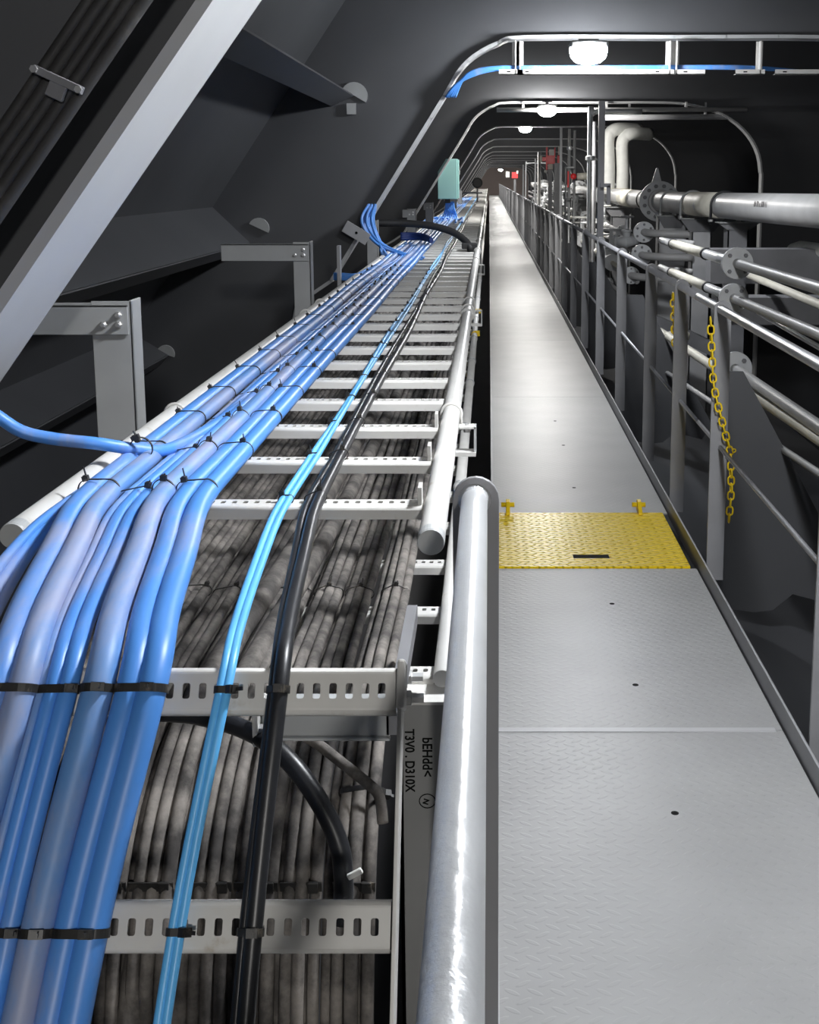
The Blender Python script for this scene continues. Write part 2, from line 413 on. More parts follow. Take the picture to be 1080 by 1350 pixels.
# yellow chains
def link_mesh(L=.034, w=.021, r=.0031):
    P = []; a = L/2-w/2
    for k in range(10): P.append((math.cos(math.pi*k/9)*w/2, 0, a+math.sin(math.pi*k/9)*w/2))
    for k in range(10): P.append((-math.cos(math.pi*k/9)*w/2, 0, -a-math.sin(math.pi*k/9)*w/2))
    return MB().tube(P, r, 9, closed=True)
def chain(lab, pts, pitch, lm):
    t = thing('plastic_chain', lab, 'chain')
    P = spl(pts, 30); acc = 0; out = [P[0]]
    for a, b in zip(P, P[1:]):
        acc += (b-a).length
        if acc >= pitch: out.append(b); acc = 0
    for k, p in enumerate(out):
        q = out[min(k+1, len(out)-1)]; pr = out[max(k-1, 0)]
        d = (pr-q).normalized(); o = put('link', lm, t)
        rm = d.to_track_quat('Z', 'Y').to_matrix().to_4x4() @ Matrix.Rotation((math.pi/2 if k % 2 else 0)+random.uniform(-.15,.15), 4, 'Z')
        o.matrix_world = Matrix.Translation(p) @ rm
    return t
LM = link_mesh(.0345, .0225, .0033).mesh('link', yelp)
LM2 = link_mesh(.036, .024, .0034).mesh('link', yelp)
yc = NEARP[2]-.035
c = chain('longer yellow plastic chain dangling beside the nearer railing post', [atY(937,424,yc), atY(939,470,yc), atY(941,505,yc), atY(947,535,yc), atY(956,570,yc), atY(963,598,yc), atY(964,625,yc), atY(964,650,yc-.0), atY(961,688,yc)], .0275, LM)
MB().tube([Vector((.0065*math.cos(k*.7), 0, .0065*math.sin(k*.7)))+atY(968,594,yc-.015) for k in range(9)], .0026, 8, closed=True).build('hook', yelp, c)
yc = NEARP[3]+.03
c2 = chain('shorter yellow plastic chain hanging doubled on the farther railing post', [atY(887.5,391,yc), atY(888,410,yc), atY(888.5,430,yc), atY(890,460,yc)], .0285, LM2)
for k in range(5):
    p = atY(890.5-.5*(k % 2), 400+12*k, yc+.03); o = put('link', LM2, c2); o.matrix_world = Matrix.Translation(p) @ Matrix.Rotation(1.1+(k % 2)*1.57, 4, 'Z') @ Matrix.Rotation(.12, 4, 'Y')

# ------------------------------------------------------------------ cable ladders
def rung(w, dp=.045, h=.022, p=.0178, sw=.0082, sl=.0135, r=.007, slots=True, yo=0.0):
    mb = MB(); x0, x1 = -w/2, w/2
    def strip(prof):
        n = len(mb.v)
        for (y, z) in prof:
            mb.v.append(Vector((x0, y, z))); mb.v.append(Vector((x1, y, z)))
        for i in range(len(prof)-1): mb.face([n+2*i, n+2*i+1, n+2*i+3, n+2*i+2], 0, 0 < i < len(prof)-2)
    arc = [(-dp/2+r-r*math.cos(a), -r+r*math.sin(a)) for a in [math.pi/2*k/5 for k in range(6)]]
    strip([(-dp/2, -h)]+arc); strip([(dp/2, -h)]+[(-y, z) for y, z in arc])
    ya, yb = -dp/2+r, dp/2-r
    if not slots:
        n = len(mb.v)
        for q in ((x0,ya),(x1,ya),(x1,yb),(x0,yb)): mb.v.append(Vector((q[0], q[1], 0)))
        mb.face([n, n+1, n+2, n+3]); return mb
    nc = int(w/p); m = (w-nc*p)/2; xs = [x0+m+k*p for k in range(nc+1)]
    if m > 1e-4:
        for a, b in ((x0, xs[0]), (xs[-1], x1)):
            n = len(mb.v)
            for q in ((a,ya),(b,ya),(b,yb),(a,yb)): mb.v.append(Vector((q[0], q[1], 0)))
            mb.face([n, n+1, n+2, n+3])
    c = .0022
    for k in range(nc):
        a, b = xs[k], xs[k+1]; cx = (a+b)/2; u, v = sw/2, sl/2; ym = yo
        n = len(mb.v)
        out = [(a,ya),(cx-u+c,ya),(cx+u-c,ya),(b,ya),(b,ym-v+c),(b,ym+v-c),(b,yb),(cx+u-c,yb),(cx-u+c,yb),(a,yb),(a,ym+v-c),(a,ym-v+c)]
        inn = [(cx-u+c*.3,ym-v+c*.3),(cx-u+c,ym-v),(cx+u-c,ym-v),(cx+u-c*.3,ym-v+c*.3),(cx+u,ym-v+c),(cx+u,ym+v-c),(cx+u-c*.3,ym+v-c*.3),(cx+u-c,ym+v),(cx-u+c,ym+v),(cx-u+c*.3,ym+v-c*.3),(cx-u,ym+v-c),(cx-u,ym-v+c)]
        for q in out+inn: mb.v.append(Vector((q[0], q[1], 0)))
        for i in range(12): j = (i+1) % 12; mb.face([n+i, n+j, n+12+j, n+12+i])
    return mb
TZ = H-.507                                # top of the upper ladder's rungs
TL, TR = -.690, -.083                      # its two side pipes
PIT = .30; RY = [1.868+PIT*k for k in range(90)]
ur_near = rung(TR-TL-.045).mesh('rung', trayp, weld=True)
ur_far = rung(TR-TL-.045, slots=False).mesh('rung', trayp, weld=True)
up = thing('cable_ladder', 'pale upper cable ladder carrying the blue cables beside the walkway', 'cable tray')
for s, x, y0 in ((0, TR, 1.665), (1, TL, 1.695)):
    o = MB().tube([(x, y0, TZ-.004), (x, y0+.004, TZ-.004), (x, 60, TZ-.004)], [.0185, .0196, .0196], 28).build('side_pipe', trayp, up)
    MB().lathe((x, y0-.0005, TZ-.004), Y, [(.0186,0), (.0200,.004), (.0200,.028)], 28).build('end_cap', trayg, o)
    ks = [2.62, 4.75] + [5.05, 7.6, 10.2, 12.8, 15.4] if s == 0 else [2.62, 4.55, 4.95, 7.6, 10.2]
    for y in ks:
        P = [(x+.0225*math.cos(a), y, TZ-.004+.0225*math.sin(a)) for a in [math.pi*k/10 for k in range(-1, 12)]]
        MB().tube([Vector((x+.0225, y, TZ-.04))]+[Vector(p) for p in P]+[Vector((x-.0225, y, TZ-.04))], .0035, 8).build('pipe_clamp', trayp, o)
    for y in (4.55, 8.6) if s == 0 else (): MB().lathe((x, y, TZ-.004), Y, [(.0197,0), (.027,.01), (.027,.05), (.0197,.06)], 28).build('coupling', trayp, o)
for k, y in enumerate(RY[:60]):
    r = put('rung', ur_near if k < 18 else ur_far, up, ((TL+TR)/2, y, TZ))
    if k < 18:
        r.modifiers.new('sheet', 'SOLIDIFY').thickness = .0018
fm = MB()
for y in [RY[59]+PIT*(k+1) for k in range(130)]: fm.box(TL+.02, TR-.02, y-.0225, y+.0225, TZ-.02, TZ)
fm.build('distant_rungs', trayp, up)['kind'] = 'stuff'
mb = MB()
for y in RY[:3]: MB().obox((TR-.026, y, TZ+.002), X*.003, Y*.018, Z*.026).build('rung_lug', trayp, up)
# brackets under the right-hand side pipe
for k, y in enumerate((2.60, 4.95, 7.6)):
    t = thing('pipe_bracket', 'small bracket under the right side pipe of the upper ladder, %s along' % ORD[k], 'bracket')
    MB().box(TR+.006, TR+.054, y-.02, y+.02, TZ-.030, TZ-.026).build('seat', trayp, t)
    MB().box(TR+.050, TR+.055, y-.02, y+.02, TZ-.085, TZ-.026).build('web', trayg, t)
    MB().box(TR+.0, TR+.054, y-.025, y+.015, TZ-.09, TZ-.081).build('foot', trayp, t)
    MB().lathe((TR+.034, y, TZ-.041), Z, [(.007,0), (.007,.008), (.004,.009), (.004,.019)], 6).build('bolt', steel, t)

# near end of the upper ladder: a steep section with broad slotted rungs
LP = [Vector((0, 1.238, .954)), Vector((0, 1.121, .748))]
ld = (LP[1]-LP[0]).normalized(); ln = Vector((0, -ld.z*-1, 0)); ln = Vector((0, ld.z, -ld.y))   # ladder normal towards the viewer
if ln.y > 0: ln = -ln
st = thing('steep_cable_ladder', 'steep near section of cable ladder with two broad slotted rungs', 'cable tray')
sr = rung(.56, .050, .018, .0176, .0082, .0165, .007).mesh('rung', trayp, weld=True)
for k in (0, 1, 2):
    c = LP[0]+ld*(.233*k); r = put('rung', sr, st)
    r.matrix_world = Matrix(((1,0,0,-.100-.28), (0,-ld.y,ln.y,c.y), (0,-ld.z,ln.z,c.z), (0,0,0,1)))
    r.modifiers.new('sheet', 'SOLIDIFY').thickness = .0022
for x in (-.0955, -.664):
    a = LP[0]-ld*.022; b = LP[0]+ld*.75
    MB().obox((Vector((x, 0, 0))+(a+b)/2-ln*.008), X*.0022, ld*((b-a).length/2), ln*.020).build('side_plate', trayp, st, bevel=.001)
    MB().obox(Vector((x-.006 if x < -.3 else x+.001, 0, 0))+LP[0]-ln*.002-ld*.006, X*.0045, ld*.026, ln*.019).build('rung_lug', trayp, st, bevel=.003)
MB().lathe(Vector((-.094, 1.262, .935)), X, [(.009,0), (.009,.008), (.0055,.009), (.0055,.022)], 6).build('bolt', steel, st)

# lower ladder with the mass of dusty cables
BZ = H-.84
lo = thing('lower_cable_ladder', 'lower cable ladder beneath, buried under the mass of dusty black cables', 'cable tray')
br = rung(.60).mesh('rung', trayp, weld=True); br2 = rung(.60, slots=False).mesh('rung', trayp, weld=True)
for k in range(50):
    r = put('rung', br if k < 8 else br2, lo, (-.095-.30, 1.99+PIT*k, BZ))
    if k < 8: r.modifiers.new('sheet', 'SOLIDIFY').thickness = .0018
for x in (-.079, -.712):
    o = MB().cyl((x, 1.93, BZ+.01), (x, 45, BZ+.01), .0155, 20).build('side_pipe', trayp, lo)
    for y in (3.2, 4.0, 4.9, 5.5, 6.3, 7.2, 8.4, 10): MB().lathe((x, y, BZ+.01), Y, [(.0157,0), (.019,.003), (.019,.016), (.0157,.019)], 20).build('clamp_ring', trayg, o)
for k, y in enumerate((6.45, 7.55)):
    o = MB().lathe((-.079, y, BZ+.01), Y, [(.0165,0), (.0175,.002), (.0175,.05+.02*k), (.0165,.052+.02*k)], 20).build('yellow_tag', yelp)
    MB().box(-.079, -.050, y+.005, y+.012, BZ+.005, BZ+.034).build('tab', yelp, o)
    tag(o, ('nearer', 'farther')[k]+' yellow tag wrapped on the lower pipe between ladder and walkway', 'tag')
# the marked upright that carries both
t = thing('marked_upright', 'dark grey channel upright with handwritten marks, beside the silver handrail', 'upright')
uy, ux0, ux1, uz = 1.90, -.150, -.076, H-.862
mb = MB(); mb.box(ux0, ux1, uy, uy+.006, -2.6, uz); mb.box(ux0, ux0+.006, uy, uy+.06, -2.6, uz)
mb.build('channel', markp, t)
MB().box(ux0-.002, ux1+.004, uy-.003, uy+.07, uz, uz+.006).build('cap_plate', trayp, t, bevel=.001)
MB().prism([(0,0), (.055,0), (.05,.085), (.028,.10), (.012,.09)], (ux0+.003, uy+.005, uz+.006), Y, Z, X*.006).build('end_gusset', trayp, t)
MB().lathe((ux0+.009, uy+.03, uz+.035), X, [(.013,0), (.013,.011), (.008,.012), (.008,.03)], 6).build('bolt', steel, t)
def text(body, loc, size, rotz, parent, name='handwriting', m=ink_shade, sx=1, rot=None):
    cu = bpy.data.curves.new(name, 'FONT'); cu.body = body; cu.size = size; cu.extrude = .0003; cu.offset = .0005
    cu.materials.append(m); o = bpy.data.objects.new(name, cu); COL.objects.link(o); o.parent = parent
    bpy.context.view_layer.update()
    me = bpy.data.meshes.new_from_object(o.evaluated_get(bpy.context.evaluated_depsgraph_get())); bpy.data.objects.remove(o); me.name = name
    me.materials.clear(); me.materials.append(m)
    o = put(name, me, parent); o.location = loc; o.rotation_euler = rot or (math.pi/2, rotz, 0); o.scale = (sx, 1, 1); return o
text('T3V0 . D310X', (ux0+.010, uy-.0006, uz-.043), .022, math.pi/2, t, sx=.86)
text('bEHdd<', (ux0+.039, uy-.0006, uz-.058), .023, math.pi/2, t, sx=.92)
text('N', (ux0+.041, uy-.0006, uz-.167), .013, math.pi/2+.3, t)
MB().tube([Vector((ux0+.046+.0135*math.cos(2*math.pi*k/20), uy-.0006, uz-.172+.0125*math.sin(2*math.pi*k/20))) for k in range(20)], .0009, 6, closed=True).build('handwritten_ring', ink_shade, t)
t = thing('channel_bracket', 'short pale channel arm behind the upper broad rung, fixed to the marked upright', 'bracket')
ay = 1.50; az = H-.689
mb = MB(); mb.prism([(-.30,0), (-.13,0), (-.13,-.036), (-.30,-.036)], (0, ay, az), X, Z, Y*.004); mb.box(-.30, -.13, ay, ay+.05, az-.002, az+.002); mb.box(-.30, -.13, ay-.007, ay+.004, az-.040, az-.036)
mb.build('channel', trayg, t, bevel=.002)
MB().box(-.308, -.300, ay-.02, ay+.05, az-.042, az+.003).build('end_plate', trayp, t, bevel=.002)
MB().lathe((-.300, ay-.012, az-.02), X, [(.007,0), (.007,.006), (.004,.007), (.004,.016)], 6).build('bolt', steel, t)
MB().box(-.135, -.118, ay, ay+.41, az-.034, az-.004).build('foot', paintD, t)

# ------------------------------------------------------------------ cables
def jig(P, amp):
    ph = random.uniform(0, 6); out = []
    for p in P: out.append(p+Vector((amp*math.sin(p.y*2.3+ph), 0, amp*.5*math.sin(p.y*3.1+ph*2))))
    return out
YF = 34.0
def tray_pts(x, z, y0, y1=YF):
    ys = []; y = y0
    while y < y1: ys.append(y); y += .3 if y < 12 else 1.5
    return [Vector((x, y, z)) for y in ys]
def upper_cable(xt, px1, px2, r, zl=0.0, wob=.0025, lift=.0):
    """from the bottom of the picture up over the bend and away along the ladder; px1, px2: where it crosses the two broad rungs"""
    off = ln*(r+.004+lift)
    c1 = LP[0]+off; c2 = LP[1]+off
    def onx(px, c): cc = c.y*CT-(c.z-H)*ST; return (px-PX0)/F*cc
    x1, x2 = onx(px1, c1), onx(px2, c2)
    e = c2+ld*.30; e2 = c2+ld*.75; z = TZ+r+zl
    P = [Vector((x2+(x2-x1)*1.1+.006, e2.y, e2.z)), Vector((x2+(x2-x1)*.75+.004, e.y, e.z)), Vector((x2, c2.y, c2.z)), Vector((x1, c1.y, c1.z)),
         Vector((x1+(xt-x1)*.18, 1.345, z-.008)), Vector((x1+(xt-x1)*.46, 1.54, z+.008)), Vector((x1+(xt-x1)*.83, 1.74, z+.006)), Vector((xt, 1.90, z))]
    return spl(P, 6)+jig(tray_pts(xt, z, 2.18), wob)
blue = [ # name, tray x, px at the two broad rungs, radius, material, label
 ('blue_cable', -.4475, 200, 121, .0162, bluec, 'thick blue cable at the right edge of the run, nearest the light blue pair'),
 ('blue_cable', -.4800, 171.5, 90, .0150, bluec, 'thick blue cable second from the right edge of the blue run'),
 ('blue_cable', -.5150, 129, 49, .0168, blued, 'thick dusty blue cable tied on its own, third from the right edge'),
 ('blue_cable', -.5435, 90, 12, .0102, bluec, 'thin blue cable just left of the dusty single one, right in its trio'),
 ('blue_cable', -.5635, 70, -10, .0090, bluec, 'thin blue cable in the middle of the trio left of the dusty single one'),
 ('blue_cable', -.5800, 55, -26, .0065, blued, 'thinnest dusty blue cable, left in the trio by the dusty single one'),
 ('blue_cable', -.6030, 29, -58, .0158, blued, 'thick blue cable with a dull sheath, second thick one from the left side pipe'),
 ('blue_cable', -.6350, -5, -92, .0158, bluec, 'thick bright blue cable next to the left side pipe'),
]
for n, xt, p1, p2, r, m, lab in blue:
    o = MB().tube(upper_cable(xt, p1, p2, r), r, 18).build(n, m); tag(o, lab, 'cable', 'blue cables on the upper ladder')
# three slim ones squeezed against the left pipe, seen only at the bend
for k, (xt, p1, r, lab) in enumerate(((-.674, -36, .0075, 'slim blue cable curving off at the far left, outermost of three'),
                           (-.662, -22, .0072, 'slim blue cable curving off at the far left, middle of three'),
                           (-.655, -16, .0072, 'slim dark blue cable curving off at the far left, innermost of three'))):
    P = [Vector((-.66+.012*k, .95, .45)), Vector((-.635+.012*k, 1.12, .75)), Vector((-.62+.012*k, 1.24, .925-.01*k)), Vector((-.632+.01*k, 1.42, .985-.012*k)), Vector((-.648+.006*k, 1.62, TZ+.012-.008*k)), Vector((-.662, 1.85, TZ+.006-.006*k)), Vector((-.664, 2.3, TZ-.012))]
    o = MB().tube(spl(P, 8), r, 14).build('slim_blue_cable', bluec); tag(o, lab, 'cable', 'slim blue cables at the far left bend')
for xt, p1, p2, r, lab in ((-.3275, 290.5, 227.5, .0052, 'light blue cable, left one of the bright pair'), (-.3165, 299.5, 237.5, .0052, 'light blue cable, right one of the bright pair')):
    o = MB().tube(upper_cable(xt, p1, p2, r, wob=.004), r, 12).build('light_blue_cable', bluel); tag(o, lab, 'cable', 'pair of light blue cables')
for xt, p1, p2, r, lab in ((-.286, 360, 322, .0056, 'thin black cable, left one of the black pair on the upper ladder'), (-.268, 369, 334, .0092, 'thicker black cable, right one of the black pair on the upper ladder')):
    o = MB().tube(upper_cable(xt, p1, p2, r, wob=.004), r, 14).build('black_cable', blackc); tag(o, lab, 'cable', 'pair of black cables on the upper ladder')

# dusty black cables on the lower ladder, dropping away at the near end
def low_cable(x, r, z, xe, dy=0, y1=22):
    P = [Vector((xe, 1.40+dy, -.5)), Vector((xe, 1.44+dy, .0)), Vector((xe, 1.48+dy, .30)), Vector((xe, 1.52+dy, .45)), Vector((xe+(x-xe)*.3, 1.60+dy, BZ-.075)), Vector((xe+(x-xe)*.7, 1.76+dy, BZ+z-.012)), Vector((x, 1.98, BZ+r+z))]
    ys = []; y = 2.3
    while y < y1: ys.append(y); y += .5 if y < 7 else 2
    return spl(P, 6)+jig([Vector((x, y, BZ+r+z)) for y in ys], .003)
xs = []; x = -.158
bundle = [3,3,3,4,3,3,4,3,3]
LOWX = []
for bi, n in enumerate(bundle):
    for k in range(n):
        r = random.choice((.0088, .0096, .0102, .0092)); x -= r
        LOWX.append((x, r, bi)); x -= r*.98
    x -= .005 if bi != 0 else .016
for k, (x, r, bi) in enumerate(LOWX):
    up_ = .017+(.006 if k % 3 == 1 else 0)
    if k:
        xm = (x+LOWX[k-1][0])/2; rb = r*.98
        o = MB().tube(low_cable(xm, rb, 0, xm*1.03+.004, .018+random.uniform(-.003, .003)), rb, 10).build('dusty_cable', dustc)
        tag(o, 'dusty black cable in the dense mass on the lower ladder', 'cable', 'dusty cables on the lower ladder')
    xe = x*1.03+.004+random.uniform(-.002, .002)
    o = MB().tube(low_cable(x, r, up_, xe, -(up_-.017)*.8+random.uniform(-.004, .004)), r, 10).build('dusty_cable', dustc)
    tag(o, 'dusty black cable in the dense mass on the lower ladder', 'cable', 'dusty cables on the lower ladder')
for k, (x0, x1, r, lab) in enumerate(((-.455, -.43, .021, 'fat dusty black cable lying on the mass below the blue run, left of two'), (-.398, -.375, .019, 'fat dusty black cable lying on the mass below the blue run, right of two'))):
    P = [(x0-.035, 1.46, .30), (x0-.03, 1.60, .52), (x0-.015, 1.78, .655), (x0, 1.98, BZ+.034), (x1, 2.4, BZ+.042), (x1+.02, 3.2, BZ+.042), (x1+.03, 5, BZ+.04), (x1+.03, 12, BZ+.04)]
    o = MB().tube(spl(P, 8), r, 16).build('fat_cable', dustc); tag(o, lab, 'cable', 'fat cables on the lower ladder')
# two stray black cables curving under the cross arm
o = MB().tube(spl([atY(195,938,1.56), atY(262,944,1.55), atY(330,965,1.50), atY(378,1000,1.46), atY(418,1052,1.43), atY(446,1110,1.41), atY(453,1160,1.40), atY(452,1215,1.40)], 8), .0125, 16).build('curved_cable', blackc)
tag(o, 'thick black cable curving down behind the black pair to the bottom rung', 'cable')
o = MB().tube(spl([atY(360,950,1.58), atY(410,975,1.55), atY(450,1005,1.53), atY(485,1033,1.50), atY(500,1050,1.49), atY(505,1085,1.48)], 8), .0075, 12).build('curved_cable', dustc)
tag(o, 'thin dusty cable bending down into the strap beside the marked upright', 'cable')
o = MB().obox(atY(468,1152,1.385), Vector((.009,0,.005)), Vector((0,.003,0)), Vector((-.002,0,.0035))).build('white_tape_scrap', white, bevel=.002)
tag(o, 'crumpled scrap of white tape stuck on the dusty cables above the bottom rung', 'tape')

# ------------------------------------------------------------------ cable ties
def tie(circles, o, u, v, w, lab, group, ang=1.57, wid=.0048, head=.0085, name='cable_tie'):
    """strap round circles (a,b,r) in the plane (u,v) at o; w = along the cables"""
    o, u, v, w = Vector(o), Vector(u), Vector(v), Vector(w); t = .0014; mb = MB(); N = 30; n = 0
    for k in range(N):
        th = 2*math.pi*k/N; d = (math.cos(th), math.sin(th))
        a, b, r = max(circles, key=lambda c: c[0]*d[0]+c[1]*d[1]+c[2])
        for rr in (r+.0004, r+.0004+t):
            for s in (-.5, .5): mb.v.append(o+u*(a+d[0]*rr)+v*(b+d[1]*rr)+w*(s*wid))
    for k in range(N):
        p, q = 4*k, 4*((k+1) % N)
        for i, j in ((0,1),(1,3),(3,2),(2,0)): mb.face([p+i, p+j, q+j, q+i], 0, False)
    s = mb.build(name, tiem); tag(s, lab, 'cable tie', group)
    d = (math.cos(ang), math.sin(ang)); a, b, r = max(circles, key=lambda c: c[0]*d[0]+c[1]*d[1]+c[2])
    c = o+u*(a+d[0]*(r+.003))+v*(b+d[1]*(r+.003)); du = u*(-d[1])+v*d[0]; dv = u*d[0]+v*d[1]
    mb = MB(); mb.obox(c, du*head*.55, dv*.0042, w*.0044); mb.obox(c+dv*.0012, du*head*.3, dv*.0042, w*.0036)
    L = random.uniform(.004, .016); mb.obox(c+dv*(.003+L/2)-du*.002, dv*L/2, du*.0007, w*.002)
    mb.build('tie_head', tiem, s); return s
def rad(i): return blue[i][4-0] if False else blue[i][4]
B = {k: (blue[k][1], blue[k][4]) for k in range(len(blue))}
BUN = [('the two right-hand thick cables', [0, 1], 1.75), ('the single dusty blue cable', [2], 1.5), ('the trio of thin blue cables', [3, 4, 5], 1.3), ('the two left-hand thick cables', [6, 7], 1.95)]
for k in range(17):
    for name, ids, ang in BUN:
        if k in (3, 6, 11) and ids == [0, 1] and k != 3: continue
        y = RY[k]+random.uniform(-.006, .006)
        cs = [(B[i][0], B[i][1] + (.0 if k else .004), B[i][1]) for i in ids]+[(sum(B[i][0] for i in ids)/len(ids), -.010, .004)]
        tie(cs, (0, y, TZ), X, Z, Y, 'black tie round %s, %s rung from the near end' % (name, ORD[k]), 'ties on the blue cables', ang+random.uniform(-.2, .2))
    for name, ids, ang in (('the light blue pair', [(-.3275,.0052), (-.3165,.0052)], 1.7), ('the black pair', [(-.286,.0056), (-.268,.0092)], 1.6)):
        cs = [(a, r, r) for a, r in ids]+[(ids[0][0]+.006, -.008, .003)]
        tie(cs, (0, RY[k], TZ), X, Z, Y, 'black tie round %s, %s rung from the near end' % (name, ORD[k]), 'ties on the slim cable pairs', ang, head=.007)
# on the two broad rungs
def onx(px, c): return (px-PX0)/F*(c.y*CT-(c.z-H)*ST)
for q, (nm, col) in enumerate((('upper', 2), ('lower', 3))):
    # column in `blue`: px at this rung
    for name, ids, ang in BUN:
        cs = []
        for i in ids:
            r = blue[i][4]; c = LP[q]+ln*(r+.004); cs.append((onx(blue[i][col], c), r+.004, r))
        cs.append((sum(c[0] for c in cs)/len(cs), -.004, .004))
        tie(cs, LP[q], X, ln, ld, 'black tie round %s at the %s broad slotted rung' % (name, nm), 'ties at the broad rungs', ang-.2, wid=.0088, head=.0125)
    for name, prs, ang in (('the light blue pair', ((290.5,227.5,.0052),(299.5,237.5,.0052)), .75), ('the black pair', ((360,322,.0056),(369,334,.0092)), 1.5)):
        cs = []
        for a, b, r in prs: c = LP[q]+ln*(r+.004); cs.append((onx((a, b)[q], c), r+.004, r))
        cs.append((cs[0][0]+.004, -.003, .003))
        tie(cs, LP[q], X, ln, ld, 'black tie round %s at the %s broad slotted rung' % (name, nm), 'ties at the broad rungs', ang, wid=.0075, head=.010)
# straps over the dusty bundles
for bi in range(len(bundle)):
    cs = [(x, BZ+.017+r+(.006 if i % 3 == 1 else 0), r) for i, (x, r, b) in enumerate(LOWX) if b == bi]
    nth = ORD[bi]
    tie(cs, (0, 2.31, 0), X, Z, Y, 'dark strap round the dusty bundle %s from the right on the lower ladder' % nth, 'straps on the dusty bundles', 1.4, wid=.005, head=.008)
    cs2 = [(x*1.03+.004, -1.485+.012, r+.003) for x, r, b in LOWX if b == bi]
    tie([(a, b, r) for a, b, r in cs2], (0, 0, .36), X, Y, Z, 'flat dark strap round the hanging dusty bundle, %s from the right, just above the lowest broad rung' % nth, 'flat straps on the hanging bundles', -1.4, wid=.012, head=.010) if False else None
mb = MB()
for bi in range(len(bundle)):
    xx = [(x*1.03+.004, r) for x, r, b in LOWX if b == bi]; a = max(p+r for p, r in xx)+.001; b = min(p-r for p, r in xx)-.001
    zc = .53; yc = 1.5590
    o = MB().obox(((a+b)/2, yc-.0125, zc), X*((a-b)/2), Y*.0012, Z*.0065).build('flat_strap', tiem)
    tag(o, 'flat dark strap on the hanging dusty bundle %s from the right above the bottom rung' % ORD[bi], 'strap', 'flat straps on the hanging bundles')
    MB().obox((a-.012, yc-.0155, zc+.001), X*.007, Y*.003, Z*.008).build('buckle', tiem, o, bevel=.001)
tie([(-.160, 0, .010), (-.180, 0, .010), (-.205, 0, .010), (-.17, .016, .006)], (0, 1.635, .622), X, (0,-.6,.8), (0,.8,.6), 'black strap hugging the rightmost dusty cables beside the marked upright', 'lone strap by the upright', -.3, wid=.008, head=.014)

# ------------------------------------------------------------------ branches joining or leaving the blue run
o = MB().tube(spl([atY(-120,440,1.98), atY(-55,510,2.0), atY(0,551,2.03), atY(32,570,2.04), atY(75,579,2.05), atY(130,585,2.06), atY(180,592,2.10), atY(222,592,2.16), (-.56, 2.40, TZ+.012), (-.555, 2.8, TZ+.004)], 8), .0112, 18).build('branch_cable', bluec)
tag(o, 'blue cable sweeping in from the left edge over the side pipe into the blue run', 'cable')
tie([(-.612, .010, .019)], (0, 2.085, TZ+.028), X, Z, Y, 'big black tie where the sweeping blue branch cable joins the run', 'lone branch tie', 2.0, head=.013, wid=.006)
for k in range(8):
    y = 8.0+.05*(k % 3); dx = (k-3.5)*2.0
    e = atY(556+2.2*k-5, 340+.8*(k % 4), 7.85) if k < 5 else atY(512-3*(k-5), 339, 7.9)
    P = [atY(486+1.5*k, 270, y+.1), atY(480+2.2*k-3, 287, y), atY(484+2*k-3, 303, y-.02), atY(498+1.8*k-(8 if k > 4 else 0), 322, y-.05), (atY(525+2*k, 334+.8*(k % 3), 7.9) if k < 5 else atY(506-2*(k-5), 330, 7.9)), e]
    o = MB().tube(spl(P, 6), .0095, 10).build('drop_cable', bluec); tag(o, 'blue cable in the bunch dropping from the second frame onto the blue run', 'cable', 'bunch dropping from the second frame')
for k in range(4):
    P = [atY(440, 361+2.2*k, 6.35), atY(452, 361.5+2.2*k, 6.35), atY(470, 362+2*k, 6.35), (-.66+.02*k, 6.6, TZ+.02), (-.64+.02*k, 7.2, TZ+.012)]
    o = MB().tube(spl(P, 6), .0075, 10).build('side_cable', bluec); tag(o, 'blue cable crossing level over the left side pipe beside the thin upright', 'cable', 'level cables over the left side pipe')
o = MB().tube(spl([atY(470,291,8.9), atY(500,294,8.9), atY(535,294.5,8.9), atY(570,298,8.85), atY(597,306,8.8), atY(612,316,8.75), atY(619,325,8.7), atY(621,331,8.7)], 6), .026, 18).build('black_hose', rubber)
tag(o, 'black hose arching across the cable run to the right side pipe', 'hose')
MB().obox(atY(619,324,8.72), X*.055, Y*.04, Z*.022).build('hose_foot', rubber, o, bevel=.008)
for k in range(3):
    o = MB().tube(spl([atY(528,309+3*k,9.3), atY(545,309+2.5*k,9.3), atY(560,311+2*k,9.2), atY(569,316+k,9.0)], 6), .016, 10).build('dark_blue_cable', navy); tag(o, 'dark blue cable crossing onto the run just behind the black hose', 'cable', 'cables just behind the hose')

# junction box with its fan of cables
by = 15.05
t = thing('junction_box', 'pale teal junction box fixed behind a sloped frame above the blue run', 'box')
p0, p1 = atY(577.5, 262.5, by), atY(603, 209.5, by)
bw = p1.x-p0.x
MB().prism([(0,0), (bw,0), (bw,p1.z-p0.z), (bw*.42,p1.z-p0.z), (0,(p1.z-p0.z)*.68)], p0, X, Z, Y*.20).build('case', teal, t, bevel=.006)
MB().box(p1.x, p1.x+.018, by+.005, by+.195, p0.z+.008, p1.z-.008).build('door', teal, t, bevel=.004)
MB().box(p1.x+.018, p1.x+.03, by+.05, by+.09, p1.z-.19, p1.z-.14).build('latch', steel, t, bevel=.003)
MB().box(p0.x+.08, p1.x-.09, by+.05, by+.14, p0.z-.05, p0.z).build('gland_plate', rubber, t)
for k in range(7):
    x = p0.x+.10+.014*k
    P = [Vector((x, by+.1, p0.z-.03)), Vector((x+.004*(k-3), by+.1, p0.z-.12)), Vector((x+.02*(k-3), by+.05, p0.z-.25)), Vector((x+.05*(k-3.4), by-.6, TZ+.05)), Vector((x+.06*(k-3.6), by-1.4, TZ+.02))]
    o = MB().tube(spl(P, 6), .011, 10).build('fan_cable', bluec); tag(o, 'blue cable fanning down out of the teal junction box', 'cable', 'cables under the teal box')
